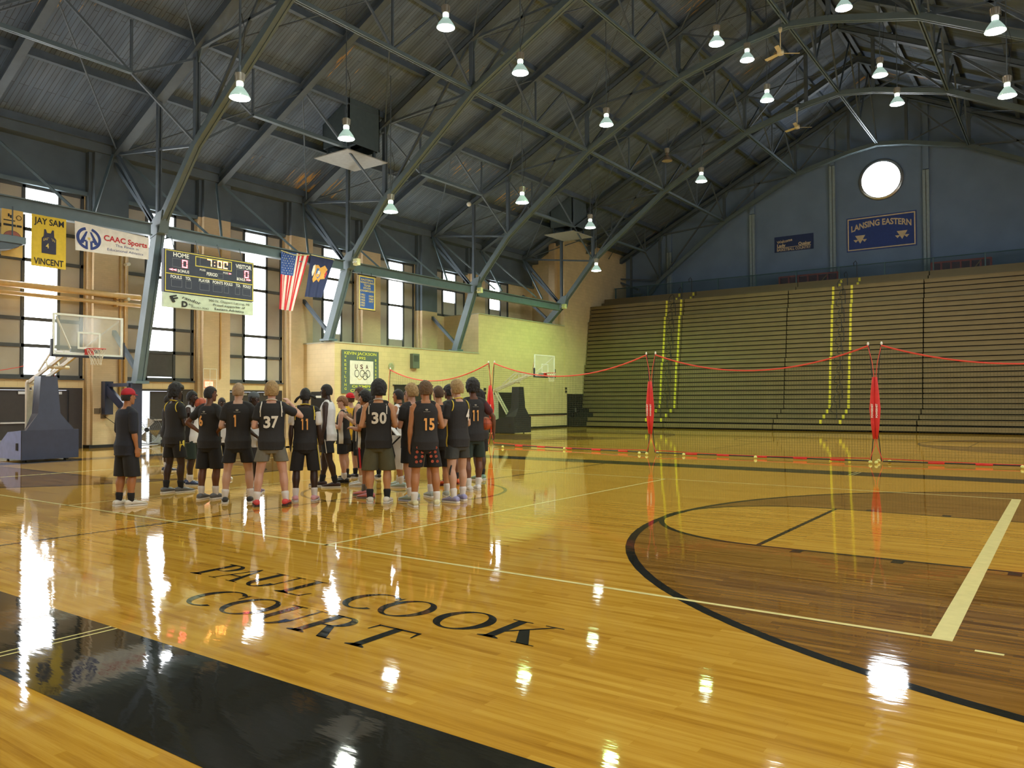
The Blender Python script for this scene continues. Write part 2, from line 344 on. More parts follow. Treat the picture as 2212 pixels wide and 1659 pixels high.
class Sheet:
    """a flat or hanging surface with its own (u, v) frame; writing and shapes follow its folds"""
    def __init__(self, o, U, V, N, wave=None, quad=None):
        self.o = Vector(o); self.U = Vector(U); self.V = Vector(V); self.N = Vector(N); self.wave = wave; self.quad = quad
    def P(self, u, v, off=0.0):
        if self.quad:     # quad = (w, h, BL, BR, TR, TL) in world space
            w, h, bl, br, tr, tl = self.quad; a, b = u/w, v/h
            p = (Vector(bl)*(1-a)+Vector(br)*a)*(1-b) + (Vector(tl)*(1-a)+Vector(tr)*a)*b
        else: p = self.o + self.U*u + self.V*v
        d = self.wave(u, v) if self.wave else 0.0
        return p + self.N*(d+off)
    def rect(self, mb, u0, v0, u1, v1, off=0.0, nu=1, nv=1, thick=0.0):
        vs = [self.P(u0+(u1-u0)*i/nu, v0+(v1-v0)*j/nv, off) for j in range(nv+1) for i in range(nu+1)]
        fs = [(j*(nu+1)+i, j*(nu+1)+i+1, (j+1)*(nu+1)+i+1, (j+1)*(nu+1)+i) for j in range(nv) for i in range(nu)]
        mb.add(vs, fs)
        if thick:
            vs = [self.P(u0+(u1-u0)*i/nu, v0+(v1-v0)*j/nv, off-thick) for j in range(nv+1) for i in range(nu+1)]
            mb.add(vs, [f[::-1] for f in fs])
            k = nu+1
            for a, b in [((0, 0), (nu, 0)), ((nu, 0), (nu, nv)), ((nu, nv), (0, nv)), ((0, nv), (0, 0))]:
                ua, va = u0+(u1-u0)*a[0]/nu, v0+(v1-v0)*a[1]/nv; ub, vb = u0+(u1-u0)*b[0]/nu, v0+(v1-v0)*b[1]/nv
                n = max(nu, nv)
                for i in range(n):
                    t0, t1 = i/n, (i+1)/n
                    q = [self.P(ua+(ub-ua)*t0, va+(vb-va)*t0, off), self.P(ua+(ub-ua)*t1, va+(vb-va)*t1, off),
                         self.P(ua+(ub-ua)*t1, va+(vb-va)*t1, off-thick), self.P(ua+(ub-ua)*t0, va+(vb-va)*t0, off-thick)]
                    mb.add(q, [(0,1,2,3)])
        return mb
    def poly(self, mb, pts, off=0.0):
        bm = bmesh.new(); vv = [bm.verts.new((a, b, 0)) for a, b in pts]; bm.faces.new(vv)
        bmesh.ops.triangulate(bm, faces=bm.faces); bm.verts.index_update()
        mb.add([self.P(v.co.x, v.co.y, off) for v in bm.verts], [tuple(v.index for v in f.verts) for f in bm.faces]); bm.free(); return mb
    def ring(self, mb, cu, cv, ro, ri, off=0.0, a0=0, a1=360, n=28, ku=1.0, kv=1.0):
        vs = []; fs = []
        for i in range(n+1):
            a = R(a0+(a1-a0)*i/n)
            vs += [self.P(cu+ro*ku*math.cos(a), cv+ro*kv*math.sin(a), off), self.P(cu+ri*ku*math.cos(a), cv+ri*kv*math.sin(a), off)]
        for i in range(n): fs.append((2*i, 2*i+2, 2*i+3, 2*i+1))
        mb.add(vs, fs); return mb
    def frame(self, mb, u0, v0, u1, v1, t, off=0.0):
        for a in ((u0, v0, u1, v0+t), (u0, v1-t, u1, v1), (u0, v0+t, u0+t, v1-t), (u1-t, v0+t, u1, v1-t)):
            self.rect(mb, a[0], a[1], a[2], a[3], off, 6 if self.wave else 1, 6 if self.wave else 1)
        return mb
    def text(self, mb, s, cu, v0, w=None, h=0.1, off=0.004, bold=0.0, shear=0.0, arc=None, rot=0.0, space=1.0):
        """capital height h; stretched to width w when given; centred on cu, baseline v0"""
        vs, fs, x0, x1, y0, y1 = text_data(s, bold, space=space)
        if not vs: return mb
        sy = h/0.70; sx = sy if w is None else w/(x1-x0); cx = (x0+x1)/2
        out = []
        for (x, y, z) in vs:
            a = (x-cx)*sx; b = y*sy; a += shear*b
            if arc: b += arc*(1-(2*a/(w or 1))**2)
            if rot: a, b = a*math.cos(rot)-b*math.sin(rot), a*math.sin(rot)+b*math.cos(rot)
            out.append(self.P(cu+a, v0+b, off))
        mb.add(out, fs); return mb
# ================================================================== THE HALL
XW, XB, XR, YN, YG = -29.0, -26.5, 10.6, -12.0, 51.7
EAVE = 10.9
# ------------------------------------------------------------------ floor and its markings
fl = struct('floor', MB().add([(XW-0.3, YN, 0), (XR+0.3, YN, 0), (XR+0.3, YG+0.3, 0), (XW-0.3, YG+0.3, 0)], [(0,1,2,3)]), M_FLOOR)
WORLD['floor'] = Vector((0,0,0))
def arc_pts(cx, cy, r, a0, a1, n=48): return [(cx+r*math.cos(R(a0+(a1-a0)*i/n)), cy+r*math.sin(R(a0+(a1-a0)*i/n))) for i in range(n+1)]
def flat(mb, pts, z):
    bm = bmesh.new(); vv = [bm.verts.new((a, b, z)) for a, b in pts]; bm.faces.new(vv); bmesh.ops.triangulate(bm, faces=bm.faces)
    bm.verts.index_update(); mb.add([v.co[:] for v in bm.verts], [tuple(v.index for v in f.verts) for f in bm.faces]); bm.free()
def band(mb, inner, outer, z):
    vs = []; fs = []
    for a, b in zip(inner, outer): vs += [(a[0], a[1], z), (b[0], b[1], z)]
    for i in range(len(inner)-1): fs.append((2*i, 2*i+1, 2*i+3, 2*i+2))
    mb.add(vs, fs)
def frect(mb, x0, x1, y0, y1, z): mb.add([(x0,y0,z),(x1,y0,z),(x1,y1,z),(x0,y1,z)], [(0,1,2,3)])
XH = -9.86
stain, nat, blk, crm = MB(), MB(), MB(), MB()
def court(yc, lines_only_thin=False, w=0.06):
    for sgn in (1, -1):
        bx = XH + sgn*(12.8-1.575); base = XH + sgn*12.8; ft = XH + sgn*(12.8-5.79)
        a0, a1 = (90, 270) if sgn > 0 else (-90, 90)
        o = arc_pts(bx, yc, 6.02, a0, a1)
        flat(stain, [(base, o[0][1])]+o+[(base, o[-1][1])], 0.0004)
        k = arc_pts(ft, yc, 1.83, a0, a1)
        flat(nat, [(base, k[0][1])]+k+[(base, k[-1][1])], 0.0008)
        band(blk, arc_pts(bx, yc, 6.02, a0, a1), arc_pts(bx, yc, 6.02-w*1.6, a0, a1), 0.0012)
        for q in (o[0][1], o[-1][1]):
            e = -w if q > yc else w
            frect(blk, min(bx, base), max(bx, base), min(q, q+e), max(q, q+e), 0.0012)
        band(blk, arc_pts(ft, yc, 1.83, a0, a1), arc_pts(ft, yc, 1.83-w*1.2, a0, a1), 0.0016)
        for q in (k[0][1], k[-1][1]):
            e = -w if q > yc else w
            frect(blk, min(ft, base), max(ft, base), min(q, q+e), max(q, q+e), 0.0012)
        frect(blk, ft-w/2, ft+w/2, yc-1.83, yc+1.83, 0.0014)
        if not lines_only_thin:
            for d in (0.40, 1.38, 2.36, 3.3):
                for q in (yc-1.83-0.15, yc+1.83):
                    x = ft + sgn*d; frect(blk, x, x+0.11, q, q+0.15, 0.0012)
    band(blk, arc_pts(XH, yc, 1.85, 0, 360, 72), arc_pts(XH, yc, 1.79, 0, 360, 72), 0.0012)
    frect(blk, XH-w/2, XH+w/2, yc-7.5, yc+7.5, 0.0013)
court(10.47)
court(33.0, True, 0.04)
frect(blk, -23.6, 4.0, 2.03, 2.92, 0.0012); frect(blk, -23.6, 4.0, 17.95, 18.88, 0.0012)
frect(blk, 2.94, 3.85, 2.03, 18.88, 0.0012); frect(blk, -23.57, -22.66, 2.03, 18.88, 0.0012)
frect(blk, -22.7, 3.0, 25.4, 25.45, 0.0012); frect(blk, -22.7, 3.0, 40.5, 40.55, 0.0012)
# volleyball lines
for y in (5.95, 15.03): frect(crm, XH-9.1, XH+9.1, y, y+0.05, 0.0016)
for x in (XH-3.03, XH+3.0): frect(crm, x, x+0.05, 5.95, 15.08, 0.0016)
for x in (XH-9.2, XH+9.07): frect(crm, x, x+0.13, 5.95, 15.08, 0.0017)
frect(crm, -0.52, -0.36, 5.80, 5.84, 0.0017)
for x in (-5.63, -5.55): frect(crm, x, x+0.018, 2.03, 2.92, 0.0018)
for x in (-3.93, -3.85): frect(crm, x, x+0.018, 17.95, 18.88, 0.0018)
st_o = stain.build('floor_stained_area', M_STAIN, fl, rel=False); nat_o = nat.build('floor_key', M_FLOOR, fl, rel=False)
blk_o = blk.build('floor_line', M_BLACKP, fl, rel=False); crm_o = crm.build('floor_line', M_CREAM, fl, rel=False)

# serif court lettering, each letter drawn as strokes in a unit box (cap height 1)
def letter_polys(ch):
    P = []
    T, S = 0.17, 0.05     # thick and thin strokes
    def serif(x0, x1, y, d):     # bracketed slab from the stem foot
        P.append([(x0-0.11, y), (x1+0.11, y), (x1+0.11, y+0.025*d), (x1, y+0.09*d), (x0, y+0.09*d), (x0-0.11, y+0.025*d)])
    def stem(x, w=T, a=0, b=1): P.append([(x, a), (x+w, a), (x+w, b), (x, b)])
    def bowl(cx, cy, rx, ry, a0, a1, t_side, t_top, n=24):
        o = []; i_ = []
        for k in range(n+1):
            a = R(a0+(a1-a0)*k/n); c, s = math.cos(a), math.sin(a)
            o.append((cx+rx*c, cy+ry*s)); i_.append((cx+(rx-t_side)*c, cy+(ry-t_top)*s))
        for k in range(n): P.append([o[k], o[k+1], i_[k+1], i_[k]])
    if ch == 'P':
        stem(0.12); serif(0.12, 0.29, 0, 1); P.append([(0.01, 1), (0.45, 1), (0.45, 0.955), (0.01, 0.955)])
        P.append([(0.29, 0.50), (0.45, 0.50), (0.45, 0.455), (0.29, 0.455)]); bowl(0.42, 0.7275, 0.30, 0.2725, -90, 90, T, S); w = 0.76
    elif ch == 'A':
        P.append([(0.44, 1.02), (0.50, 1.02), (0.94, 0), (0.75, 0)]); P.append([(0.44, 1.02), (0.48, 0.93), (0.16, 0), (0.10, 0)])
        P.append([(0.24, 0.34), (0.66, 0.34), (0.66, 0.385), (0.24, 0.385)])
        P.append([(0.0, 0), (0.28, 0), (0.28, 0.025), (0.0, 0.025)]); P.append([(0.64, 0), (1.04, 0), (1.04, 0.025), (0.64, 0.025)]); w = 1.04
    elif ch == 'U':
        stem(0.12, T, 0.33, 1); stem(0.74, 0.06, 0.33, 1)
        bowl(0.46, 0.34, 0.34, 0.36, 180, 360, T, S)
        P.append([(0.0, 1), (0.40, 1), (0.40, 0.97), (0.0, 0.97)]); P.append([(0.63, 1), (0.92, 1), (0.92, 0.97), (0.63, 0.97)]); w = 0.94
    elif ch == 'L':
        stem(0.12); serif(0.12, 0.29, 0, 1); P.append([(0.01, 1), (0.40, 1), (0.40, 0.97), (0.01, 0.97)])
        P.append([(0.12, 0), (0.72, 0), (0.72, 0.045), (0.12, 0.045)]); P.append([(0.66, 0.045), (0.72, 0.0), (0.78, 0.26), (0.75, 0.26)]); w = 0.80
    elif ch == 'O':
        bowl(0.52, 0.5, 0.51, 0.52, 0, 360, T*1.05, S*0.9, 48); w = 1.04
    elif ch == 'C':
        bowl(0.52, 0.5, 0.51, 0.52, 48, 312, T*1.05, S*0.9, 40)
        P.append([(0.84, 0.90), (0.90, 0.98), (0.90, 0.68), (0.865, 0.68)]); w = 0.94
    elif ch == 'K':
        stem(0.12); serif(0.12, 0.29, 0, 1); P.append([(0.01, 1), (0.40, 1), (0.40, 0.97), (0.01, 0.97)])
        P.append([(0.29, 0.44), (0.80, 0.98), (0.86, 0.98), (0.29, 0.36)]); P.append([(0.42, 0.56), (0.55, 0.66), (0.97, 0.0), (0.74, 0.0)])
        P.append([(0.64, 1), (0.98, 1), (0.98, 0.97), (0.64, 0.97)]); P.append([(0.64, 0), (1.05, 0), (1.05, 0.025), (0.64, 0.025)]); w = 1.04
    elif ch == 'R':
        stem(0.12); serif(0.12, 0.29, 0, 1); P.append([(0.01, 1), (0.45, 1), (0.45, 0.955), (0.01, 0.955)])
        P.append([(0.29, 0.52), (0.47, 0.52), (0.47, 0.475), (0.29, 0.475)]); bowl(0.44, 0.7375, 0.30, 0.2625, -90, 90, T, S)
        P.append([(0.40, 0.50), (0.56, 0.50), (0.92, 0.0), (0.70, 0.0)]); P.append([(0.70, 0), (1.0, 0), (1.0, 0.025), (0.70, 0.025)]); w = 1.0
    elif ch == 'T':
        stem(0.38); serif(0.38, 0.55, 0, 1); P.append([(0.02, 1), (0.91, 1), (0.91, 0.955), (0.02, 0.955)])
        P.append([(0.02, 1), (0.08, 0.955), (0.03, 0.74), (0.0, 0.74)]); P.append([(0.91, 1), (0.85, 0.955), (0.90, 0.74), (0.93, 0.74)]); w = 0.93
    return P, w
def court_text(mb, s, xs, y0, h, hs):
    for ch, x, wx in zip(s, xs, hs):
        polys, w = letter_polys(ch); k = wx/w
        for p in polys: mb.add([(x+a*k, y0+b*h, 0.002) for a, b in p], [tuple(range(len(p)))])
ct = MB()
court_text(ct, 'PAULCOOK', [-6.80, -6.50, -6.08, -5.56, -4.84, -4.44, -3.88, -3.36], 4.27, 0.45, [0.33, 0.42, 0.42, 0.37, 0.44, 0.46, 0.48, 0.47])
court_text(ct, 'COURT', [-5.95, -5.50, -5.03, -4.56, -4.08], 3.61, 0.45, [0.44, 0.46, 0.42, 0.46, 0.42])
ct.build('floor_lettering', M_BLACKP, fl, rel=False)

# ------------------------------------------------------------------ ceiling: deck, purlins, rafters
def roof_box(mb, xa, xb, y0, y1, zo0, zo1):
    """slab following the slope between xa and xb (same side of the ridge)"""
    za, zb = roofz(xa), roofz(xb)
    mb.hexa([(xa,y0,za+zo0),(xb,y0,zb+zo0),(xb,y1,zb+zo0),(xa,y1,za+zo0),(xa,y0,za+zo1),(xb,y0,zb+zo1),(xb,y1,zb+zo1),(xa,y1,za+zo1)])
XRD = -9.2
deck = MB(); roof_box(deck, XW-0.4, XRD, YN, YG+0.3, 0.50, 0.62); roof_box(deck, XRD, XR+0.8, YN, YG+0.3, 0.50, 0.62)
ceil = struct('ceiling', deck, M_DECK); WORLD['ceiling'] = Vector((0,0,0))
PX = [-28.45, -25.9, -23.4, -21.05, -18.7, -16.35, -14.0, -11.6, -9.35]
PX2 = [-9.05] + [-18.4-x for x in PX[:-1]]
for x in PX+PX2:
    p = MB(); z = roofz(x)
    p.box(x-0.02, x+0.02, YN, YG, z+0.24, z+0.50); p.box(x-0.09, x+0.09, YN, YG, z+0.22, z+0.25)
    p.build('purlin', M_STEEL_D, ceil, rel=False)
ARCH_Y = [-2.9, 5.95, 14.85, 23.6, 32.5, 41.3, 50.85]
MID_Y = [1.5, 10.4, 19.2, 28.05, 36.9, 45.9]
for y in MID_Y:
    for xa, xb in ((-28.6, XRD), (XRD, 10.2)):
        p = MB(); roof_box(p, xa, xb, y-0.02, y+0.02, -0.12, 0.22); roof_box(p, xa, xb, y-0.13, y+0.13, -0.16, -0.12); roof_box(p, xa, xb, y-0.13, y+0.13, 0.18, 0.22)
        p.build('rafter', M_STEEL_D, ceil, rel=False)

# ------------------------------------------------------------------ steel roof arches
HALF = [(17.7, 4.42), (16.45, 7.6), (14.2, 10.15), (9.5, 13.65), (4.8, 16.05), (1.6, 16.86), (0.0, 17.08)]
def arch(y, label, foot_z=4.4, left=True, right=True, foot_x=17.7):
    t = thing('steel_arch', label, 'roof arch', (XRD, y, 0))
    for sg in ((-1,) if not right else (-1, 1)):
        H = [(foot_x, foot_z)] + HALF[1:]
        pts = [Vector((XRD+sg*d, y, z)) for d, z in H]
        leg = MB()
        a, b = pts[0], pts[1]; d0 = (b-a).normalized(); n = Vector((0,1,0))
        for off in (-0.11, 0.11):   # two channels back to back
            leg.bar(a+n*off, b+n*off, 0.09, 0.36, (sg*-1, 0, 0.3))
        leg.bar(a, b, 0.14, 0.30, (sg*-1, 0, 0.3)); leg.box(a.x-0.3, a.x+0.3, y-0.25, y+0.25, a.z-0.04, a.z+0.05)
        leg.build('leg', M_STEEL, t)
        kn = MB(); kn.prism([(b.x-0.28*sg*-1-0.0, b.z-0.30), (b.x+0.30*-sg, b.z-0.12), (b.x+0.50*-sg, b.z+0.62), (b.x+0.12*-sg, b.z+0.55), (b.x-0.26*-sg, b.z+0.2)], y-0.17, y+0.17, 'xz')
        kn.build('knee_plate', M_STEEL, t)
        lc = MB()
        for i in range(1, len(pts)-1):
            p, q = pts[i], pts[i+1]; nn = Vector((0,1,0)).cross((q-p).normalized())
            if nn.z > 0: nn = -nn
            for off in (-0.095, 0.095): lc.bar(p+n*off, q+n*off, 0.08, 0.24, nn)
            lc.bar(p, q, 0.14, 0.18, nn)
        lc.build('lower_chord', M_STEEL, t)
        uc = MB(); e = XRD+sg*19.35
        for off in (-0.12, 0.12):
            uc.bar((e, y+off, roofz(e)), (XRD, y+off, roofz(XRD)), 0.12, 0.26)
        uc.bar((e, y, roofz(e)+0.14), (XRD, y, roofz(XRD)+0.14), 0.36, 0.03); uc.bar((e, y, roofz(e)-0.13), (XRD, y, roofz(XRD)-0.13), 0.36, 0.03)
        uc.build('upper_chord', M_STEEL_D, t)
        # posts and diagonals
        for i, p in enumerate(pts[1:-1]):
            r = 0.13 if i == 0 else 0.16
            pm = MB(); pm.bar(p+Vector((0,-0.05,0)), (p.x, y-0.05, roofz(p.x)), r*0.45, r, (1,0,0)); pm.bar(p+Vector((0,0.05,0)), (p.x, y+0.05, roofz(p.x)), r*0.45, r, (1,0,0)); pm.build('post', M_STEEL_D, t)
        U = lambda d: Vector((XRD+sg*d, y, roofz(XRD+sg*d)))
        dg = [(pts[1], U(19.3), .13), (pts[2], U(19.3), .09), (pts[2], U(9.5), .09), (pts[3], U(14.2), .09), (pts[3], U(4.8), .09), (pts[4], U(9.5), .09), (pts[4], U(1.2), .09), (pts[5], U(4.8), .07)]
        for a_, b_, ww in dg:
            dm = MB(); dm.bar(a_, b_, ww, ww); dm.build('diagonal', M_STEEL_D, t)
        for p in pts[2:5]: MB().prism([(p.x-0.3, p.z-0.05), (p.x+0.3, p.z+0.1), (p.x+0.15, p.z+0.4), (p.x-0.2, p.z+0.4)], y-0.02, y+0.02, 'xz').build('gusset_plate', M_STEEL, t)
        for d in (14.2, 9.5, 4.8):
            u = U(d); MB().prism([(u.x-0.28, u.z-0.1), (u.x+0.28, u.z-0.05), (u.x+0.12, u.z-0.45), (u.x-0.12, u.z-0.45)], y-0.02, y+0.02, 'xz').build('gusset_plate', M_STEEL, t)
        # strut out to the wall behind the knee
        sm = MB(); k = pts[1]; f = pts[0]
        sm.bar((XRD+sg*19.4, y, roofz(XRD+sg*19.4)-0.3), k, 0.13, 0.13); sm.build('knee_strut', M_STEEL_D, t)
        sm = MB(); sm.bar((XRD+sg*19.4, y, f.z+1.9), (f.x, y, f.z+0.35), 0.14, 0.14); sm.build('foot_strut', M_STEEL_D, t)
    return t
arch(5.95, 'grey steel roof arch passing overhead nearest the hoop, above the basketball picture banner', 2.3)
arch(14.85, 'grey steel roof arch landing beside the scoreboard and the white sports banner', 2.34)
arch(23.6, 'grey-green steel roof arch standing on the corner of the block wall beside the hanging flags')
arch(32.5, 'grey-green steel roof arch rising between the two small high windows')
arch(41.3, 'grey-green steel roof arch whose foot is tucked against the full-height yellow wall', 6.55, foot_x=17.6)
E_arch = arch(50.85, 'dark steel roof arch set close to the gable wall above the bleachers', 9.3, foot_x=15.9)

# the tie beam linking the knees
for nm, x, lab in (('tie_beam', -25.65, 'long grey-green steel beam linking the arch knees, banners hanging under it'),):
    t = thing(nm, lab, 'beam', (x, 15, 7.5))
    for i in range(len(ARCH_Y)-3):
        a, b = ARCH_Y[i+0]+0.3, ARCH_Y[i+1]-0.3
        if b > 41.5: break
        mbm = MB(); mbm.box(x-0.04, x+0.04, a, b, 7.38, 7.78); mbm.box(x-0.14, x+0.14, a, b, 7.75, 7.79); mbm.box(x-0.14, x+0.14, a, b, 7.36, 7.40)
        mbm.build('beam_length', M_STEEL, t)
    for a, b in ((32.8, 41.0),):
        mbm = MB(); mbm.box(x-0.04, x+0.04, a, b, 7.28, 7.68); mbm.box(x-0.14, x+0.14, a, b, 7.65, 7.69); mbm.box(x-0.14, x+0.14, a, b, 7.26, 7.30)
        mbm.build('beam_length', M_STEEL, t)
    # sag braces from the beam up to the eaves, bay by bay
    for i in range(1, 5):
        a, b = ARCH_Y[i], ARCH_Y[i+1]; mid = (a+b)/2
        for p, q, ww in (((-28.4, mid, 10.6), (x, mid+1.6, 7.8), .08), ((-28.4, a+0.2, 10.7), (x, a+1.9, 7.8), .08), ((-28.4, mid-0.3, 10.6), (x, mid-1.9, 7.8), .08), ((-28.4, b-0.2, 10.7), (x, b-2.2, 7.8), .08)):
            mm_ = MB(); mm_.bar(p, q, ww, ww); mm_.build('brace', M_STEEL, t)

# bracing trusses running the length of the hall
ROWS = [(-23.4, 'grey bracing truss running lengthwise nearest the window wall, its bars kinked upward between arches', True),
        (-18.7, 'grey bracing truss running lengthwise, second in from the window wall', False),
        (-14.0, 'grey bracing truss running lengthwise, third in from the window wall', False),
        (-9.2, 'grey bracing truss running lengthwise under the roof ridge', False),
        (-4.4, 'grey bracing truss running lengthwise on the far slope just past the ridge', False),
        (0.3, 'grey bracing truss running lengthwise low on the far slope', False)]
def zlow(x):
    d = abs(x-XRD); pts = HALF[::-1]
    for (a, za), (b, zb) in zip(pts, pts[1:]):
        if a <= d <= b: return za+(zb-za)*(d-a)/(b-a)
for x, lab, kink in ROWS:
    t = thing('bracing_truss', lab, 'roof truss', (x, 14.85, 0))
    zl, zt = zlow(x)+0.05, roofz(x)+0.1
    for a, b in zip(ARCH_Y[1:-1], ARCH_Y[2:]):
        m_ = (a+b)/2; q = (b-a)/4
        P_ = []
        if kink:
            zk = 11.8
            ch = MB(); ch.bar((x, a+q, zk), (x, b-q, zk), .16, .06); ch.bar((x, a+q, zk+.05), (x, b-q, zk+.05), .04, .16); ch.build('lower_bar', M_STEEL, t)
            P_ = [((a, zl), (a+q, zk)), ((b, zl), (b-q, zk)), ((m_, zt), (a+q, zk)), ((m_, zt), (b-q, zk)), ((a+q, zt), (a+q, zk)), ((b-q, zt), (b-q, zk)), ((a, zt-.4), (a+q, zk)), ((b, zt-.4), (b-q, zk))]
        else:
            ch = MB()
            for o in (-.05, .05): ch.bar((x+o, a, zl), (x+o, b, zl), .05, .11)
            ch.bar((x, a, zl+.06), (x, b, zl+.06), .15, .02); ch.build('lower_bar', M_STEEL, t)
            P_ = [((a, zt), (m_-0.0, zl)), ((b, zt), (m_, zl)), ((m_, zt-.3), (m_, zl)), ((m_-q, zt), (m_, zl)), ((m_+q, zt), (m_, zl))] if False else [((a, zl), (a+q, zt)), ((a+q, zt), (m_, zl)), ((m_, zl), (b-q, zt)), ((b-q, zt), (b, zl)), ((m_, zl), (m_, zt))]
        for (y0, z0), (y1, z1) in P_:
            dm = MB(); dm.bar((x, y0, z0), (x, y1, z1), .07, .07); dm.build('diagonal', M_STEEL_D, t)
# thin crossed rods in the plane of the roof
t = thing('roof_rods', 'thin crossed steel rods stretched under the roof boards', 'bracing', (-18, 15, 14))
for a, b in zip(ARCH_Y[1:-1], ARCH_Y[2:]):
    for x0, x1 in ((-28.4, -23.4), (-23.4, -18.7), (-18.7, -14.0), (-14.0, -9.2), (-9.2, -4.4), (-4.4, 0.3)):
        m_ = (a+b)/2
        for p, q in (((x0, a), (x1, m_)), ((x1, m_), (x0, b))):
            rm = MB(); rm.tube([(p[0], p[1], roofz(p[0])-.05), (q[0], q[1], roofz(q[0])-.05)], .03, 6); rm.build('rod', M_STEEL_D, t)

# ------------------------------------------------------------------ walls
def wall(name, mb, m_): 
    o = struct(name, mb, m_); return o
# window wall: masonry under the windows, pilasters, blue-grey band above
BAYS = [12.53+4.39*i for i in range(-5, 7)]
HB = 1.42
wl = MB()
for i, yc in enumerate(BAYS):
    if i == 0: wl.box(XW-0.3, XW, YN, yc-HB, 0, 9.2)
    y0 = yc+HB; y1 = BAYS[i+1]-HB if i+1 < len(BAYS) else 43.0
    wl.box(XW-0.3, XW, y0, y1, 0, 9.2)
DOORB = {}   # bay -> door opening
for i, yc in enumerate(BAYS):
    if yc > 23: wl.box(XW-0.3, XW, yc-HB, yc+HB, 0, 4.2 if yc < 33 else 6.5); continue
    wl.box(XW-0.3, XW, yc-HB, yc+HB, 2.16, 2.5)
wall('wall_left', wl, M_BLOCK)
up_ = MB(); up_.box(XW-0.3, XW, YN, 43.0, 9.2, 11.5)
wall('wall_left', up_, M_UPPER)
# pilasters between the bays: yellow below, blue-grey above
pcs = [(a+b)/2 for a, b in zip(BAYS, BAYS[1:])]
for k, y in enumerate(pcs):
    low = 4.33 if 23.6 < y < 34 else (6.53 if y >= 34 else 0)
    split = 9.2 if k % 2 == 0 or y < 30 else 6.6
    if abs(y-32.5) < 1: split = 6.6
    if abs(y-14.85) < 1: split = 8.4
    pm = MB(); pm.box(XW, XW+0.42, y-0.62, y+0.62, low, split); pm.box(XW, XW+0.24, y-0.74, y+0.74, low, split)
    wall('wall_left', pm, M_PIL)
    pm = MB(); pm.box(XW, XW+0.42, y-0.62, y+0.62, split, 10.9); pm.box(XW, XW+0.24, y-0.74, y+0.74, split, 10.9)
    wall('wall_left', pm, M_UPPER)
# eaves beam
wall('trim_1', MB().box(XW, XW+0.5, YN, 43.0, 10.72, 11.05), M_UPPER)
wall('trim_2', MB().box(XW, XW+0.16, YN, 43.0, 9.12, 9.26), M_STEEL)
# block-work rooms in the corner
a = MB(); a.prism([(XW, 0), (XB, 0), (XB, 4.27), (XW, 4.27)], 23.6, 34.0, 'xz'); wall('wall_left', a, M_BLOCK)
a = MB(); a.box(XW, XB-0.02, 34.0, 43.0, 0, 6.48); wall('wall_left', a, M_BLOCK)
a = MB(); a.prism([(XW-0.3, 0), (XB, 0), (XB, roofz(XB)+0.5), (XW-0.3, roofz(XW-0.3)+0.5)], 43.0, YG, 'xz'); wall('wall_left', a, M_BLOCK)
wall('trim_3', MB().box(XW, XB+0.03, 23.57, 34.0, 4.27, 4.33), M_LEDGE)
wall('trim_4', MB().box(XW, XB+0.02, 34.0, 43.0, 6.48, 6.53), M_LEDGE)
wall('wall_left', MB().box(-27.45, -27.0, 42.62, 43.0, 6.53, 11.9), M_PIL)
wall('trim_5', MB().prism([(XW+.1, 11.15), (XB, 12.4), (XB, 12.0), (XW+.1, 10.75)], 42.8, 43.02, 'xz'), M_STEEL_D)
# remaining walls
wn = MB(); wn.prism([(XW-0.3, 0), (XR+0.3, 0), (XR+0.3, roofz(XR)+.6), (XRD, roofz(XRD)+.6), (XW-0.3, roofz(XW)+.5)], YN-0.3, YN, 'xz'); wall('wall_near', wn, M_BLOCK)
wr_ = MB(); wr_.box(XR, XR+0.3, YN, YG, 0, 5.5); wall('wall_right', wr_, M_BLOCK)
wr_ = MB(); wr_.box(XR, XR+0.3, YN, YG, 5.5, 11.5); wall('wall_right', wr_, M_UPPER)
wg = MB(); wg.prism([(XW-0.3, 0), (XR+0.3, 0), (XR+0.3, roofz(XR)+.6), (XRD, roofz(XRD)+.6), (XW-0.3, roofz(XW-.3)+.6)], YG+0.02, YG+0.3, 'xz')
wall('wall_far', wg, M_UPPER)
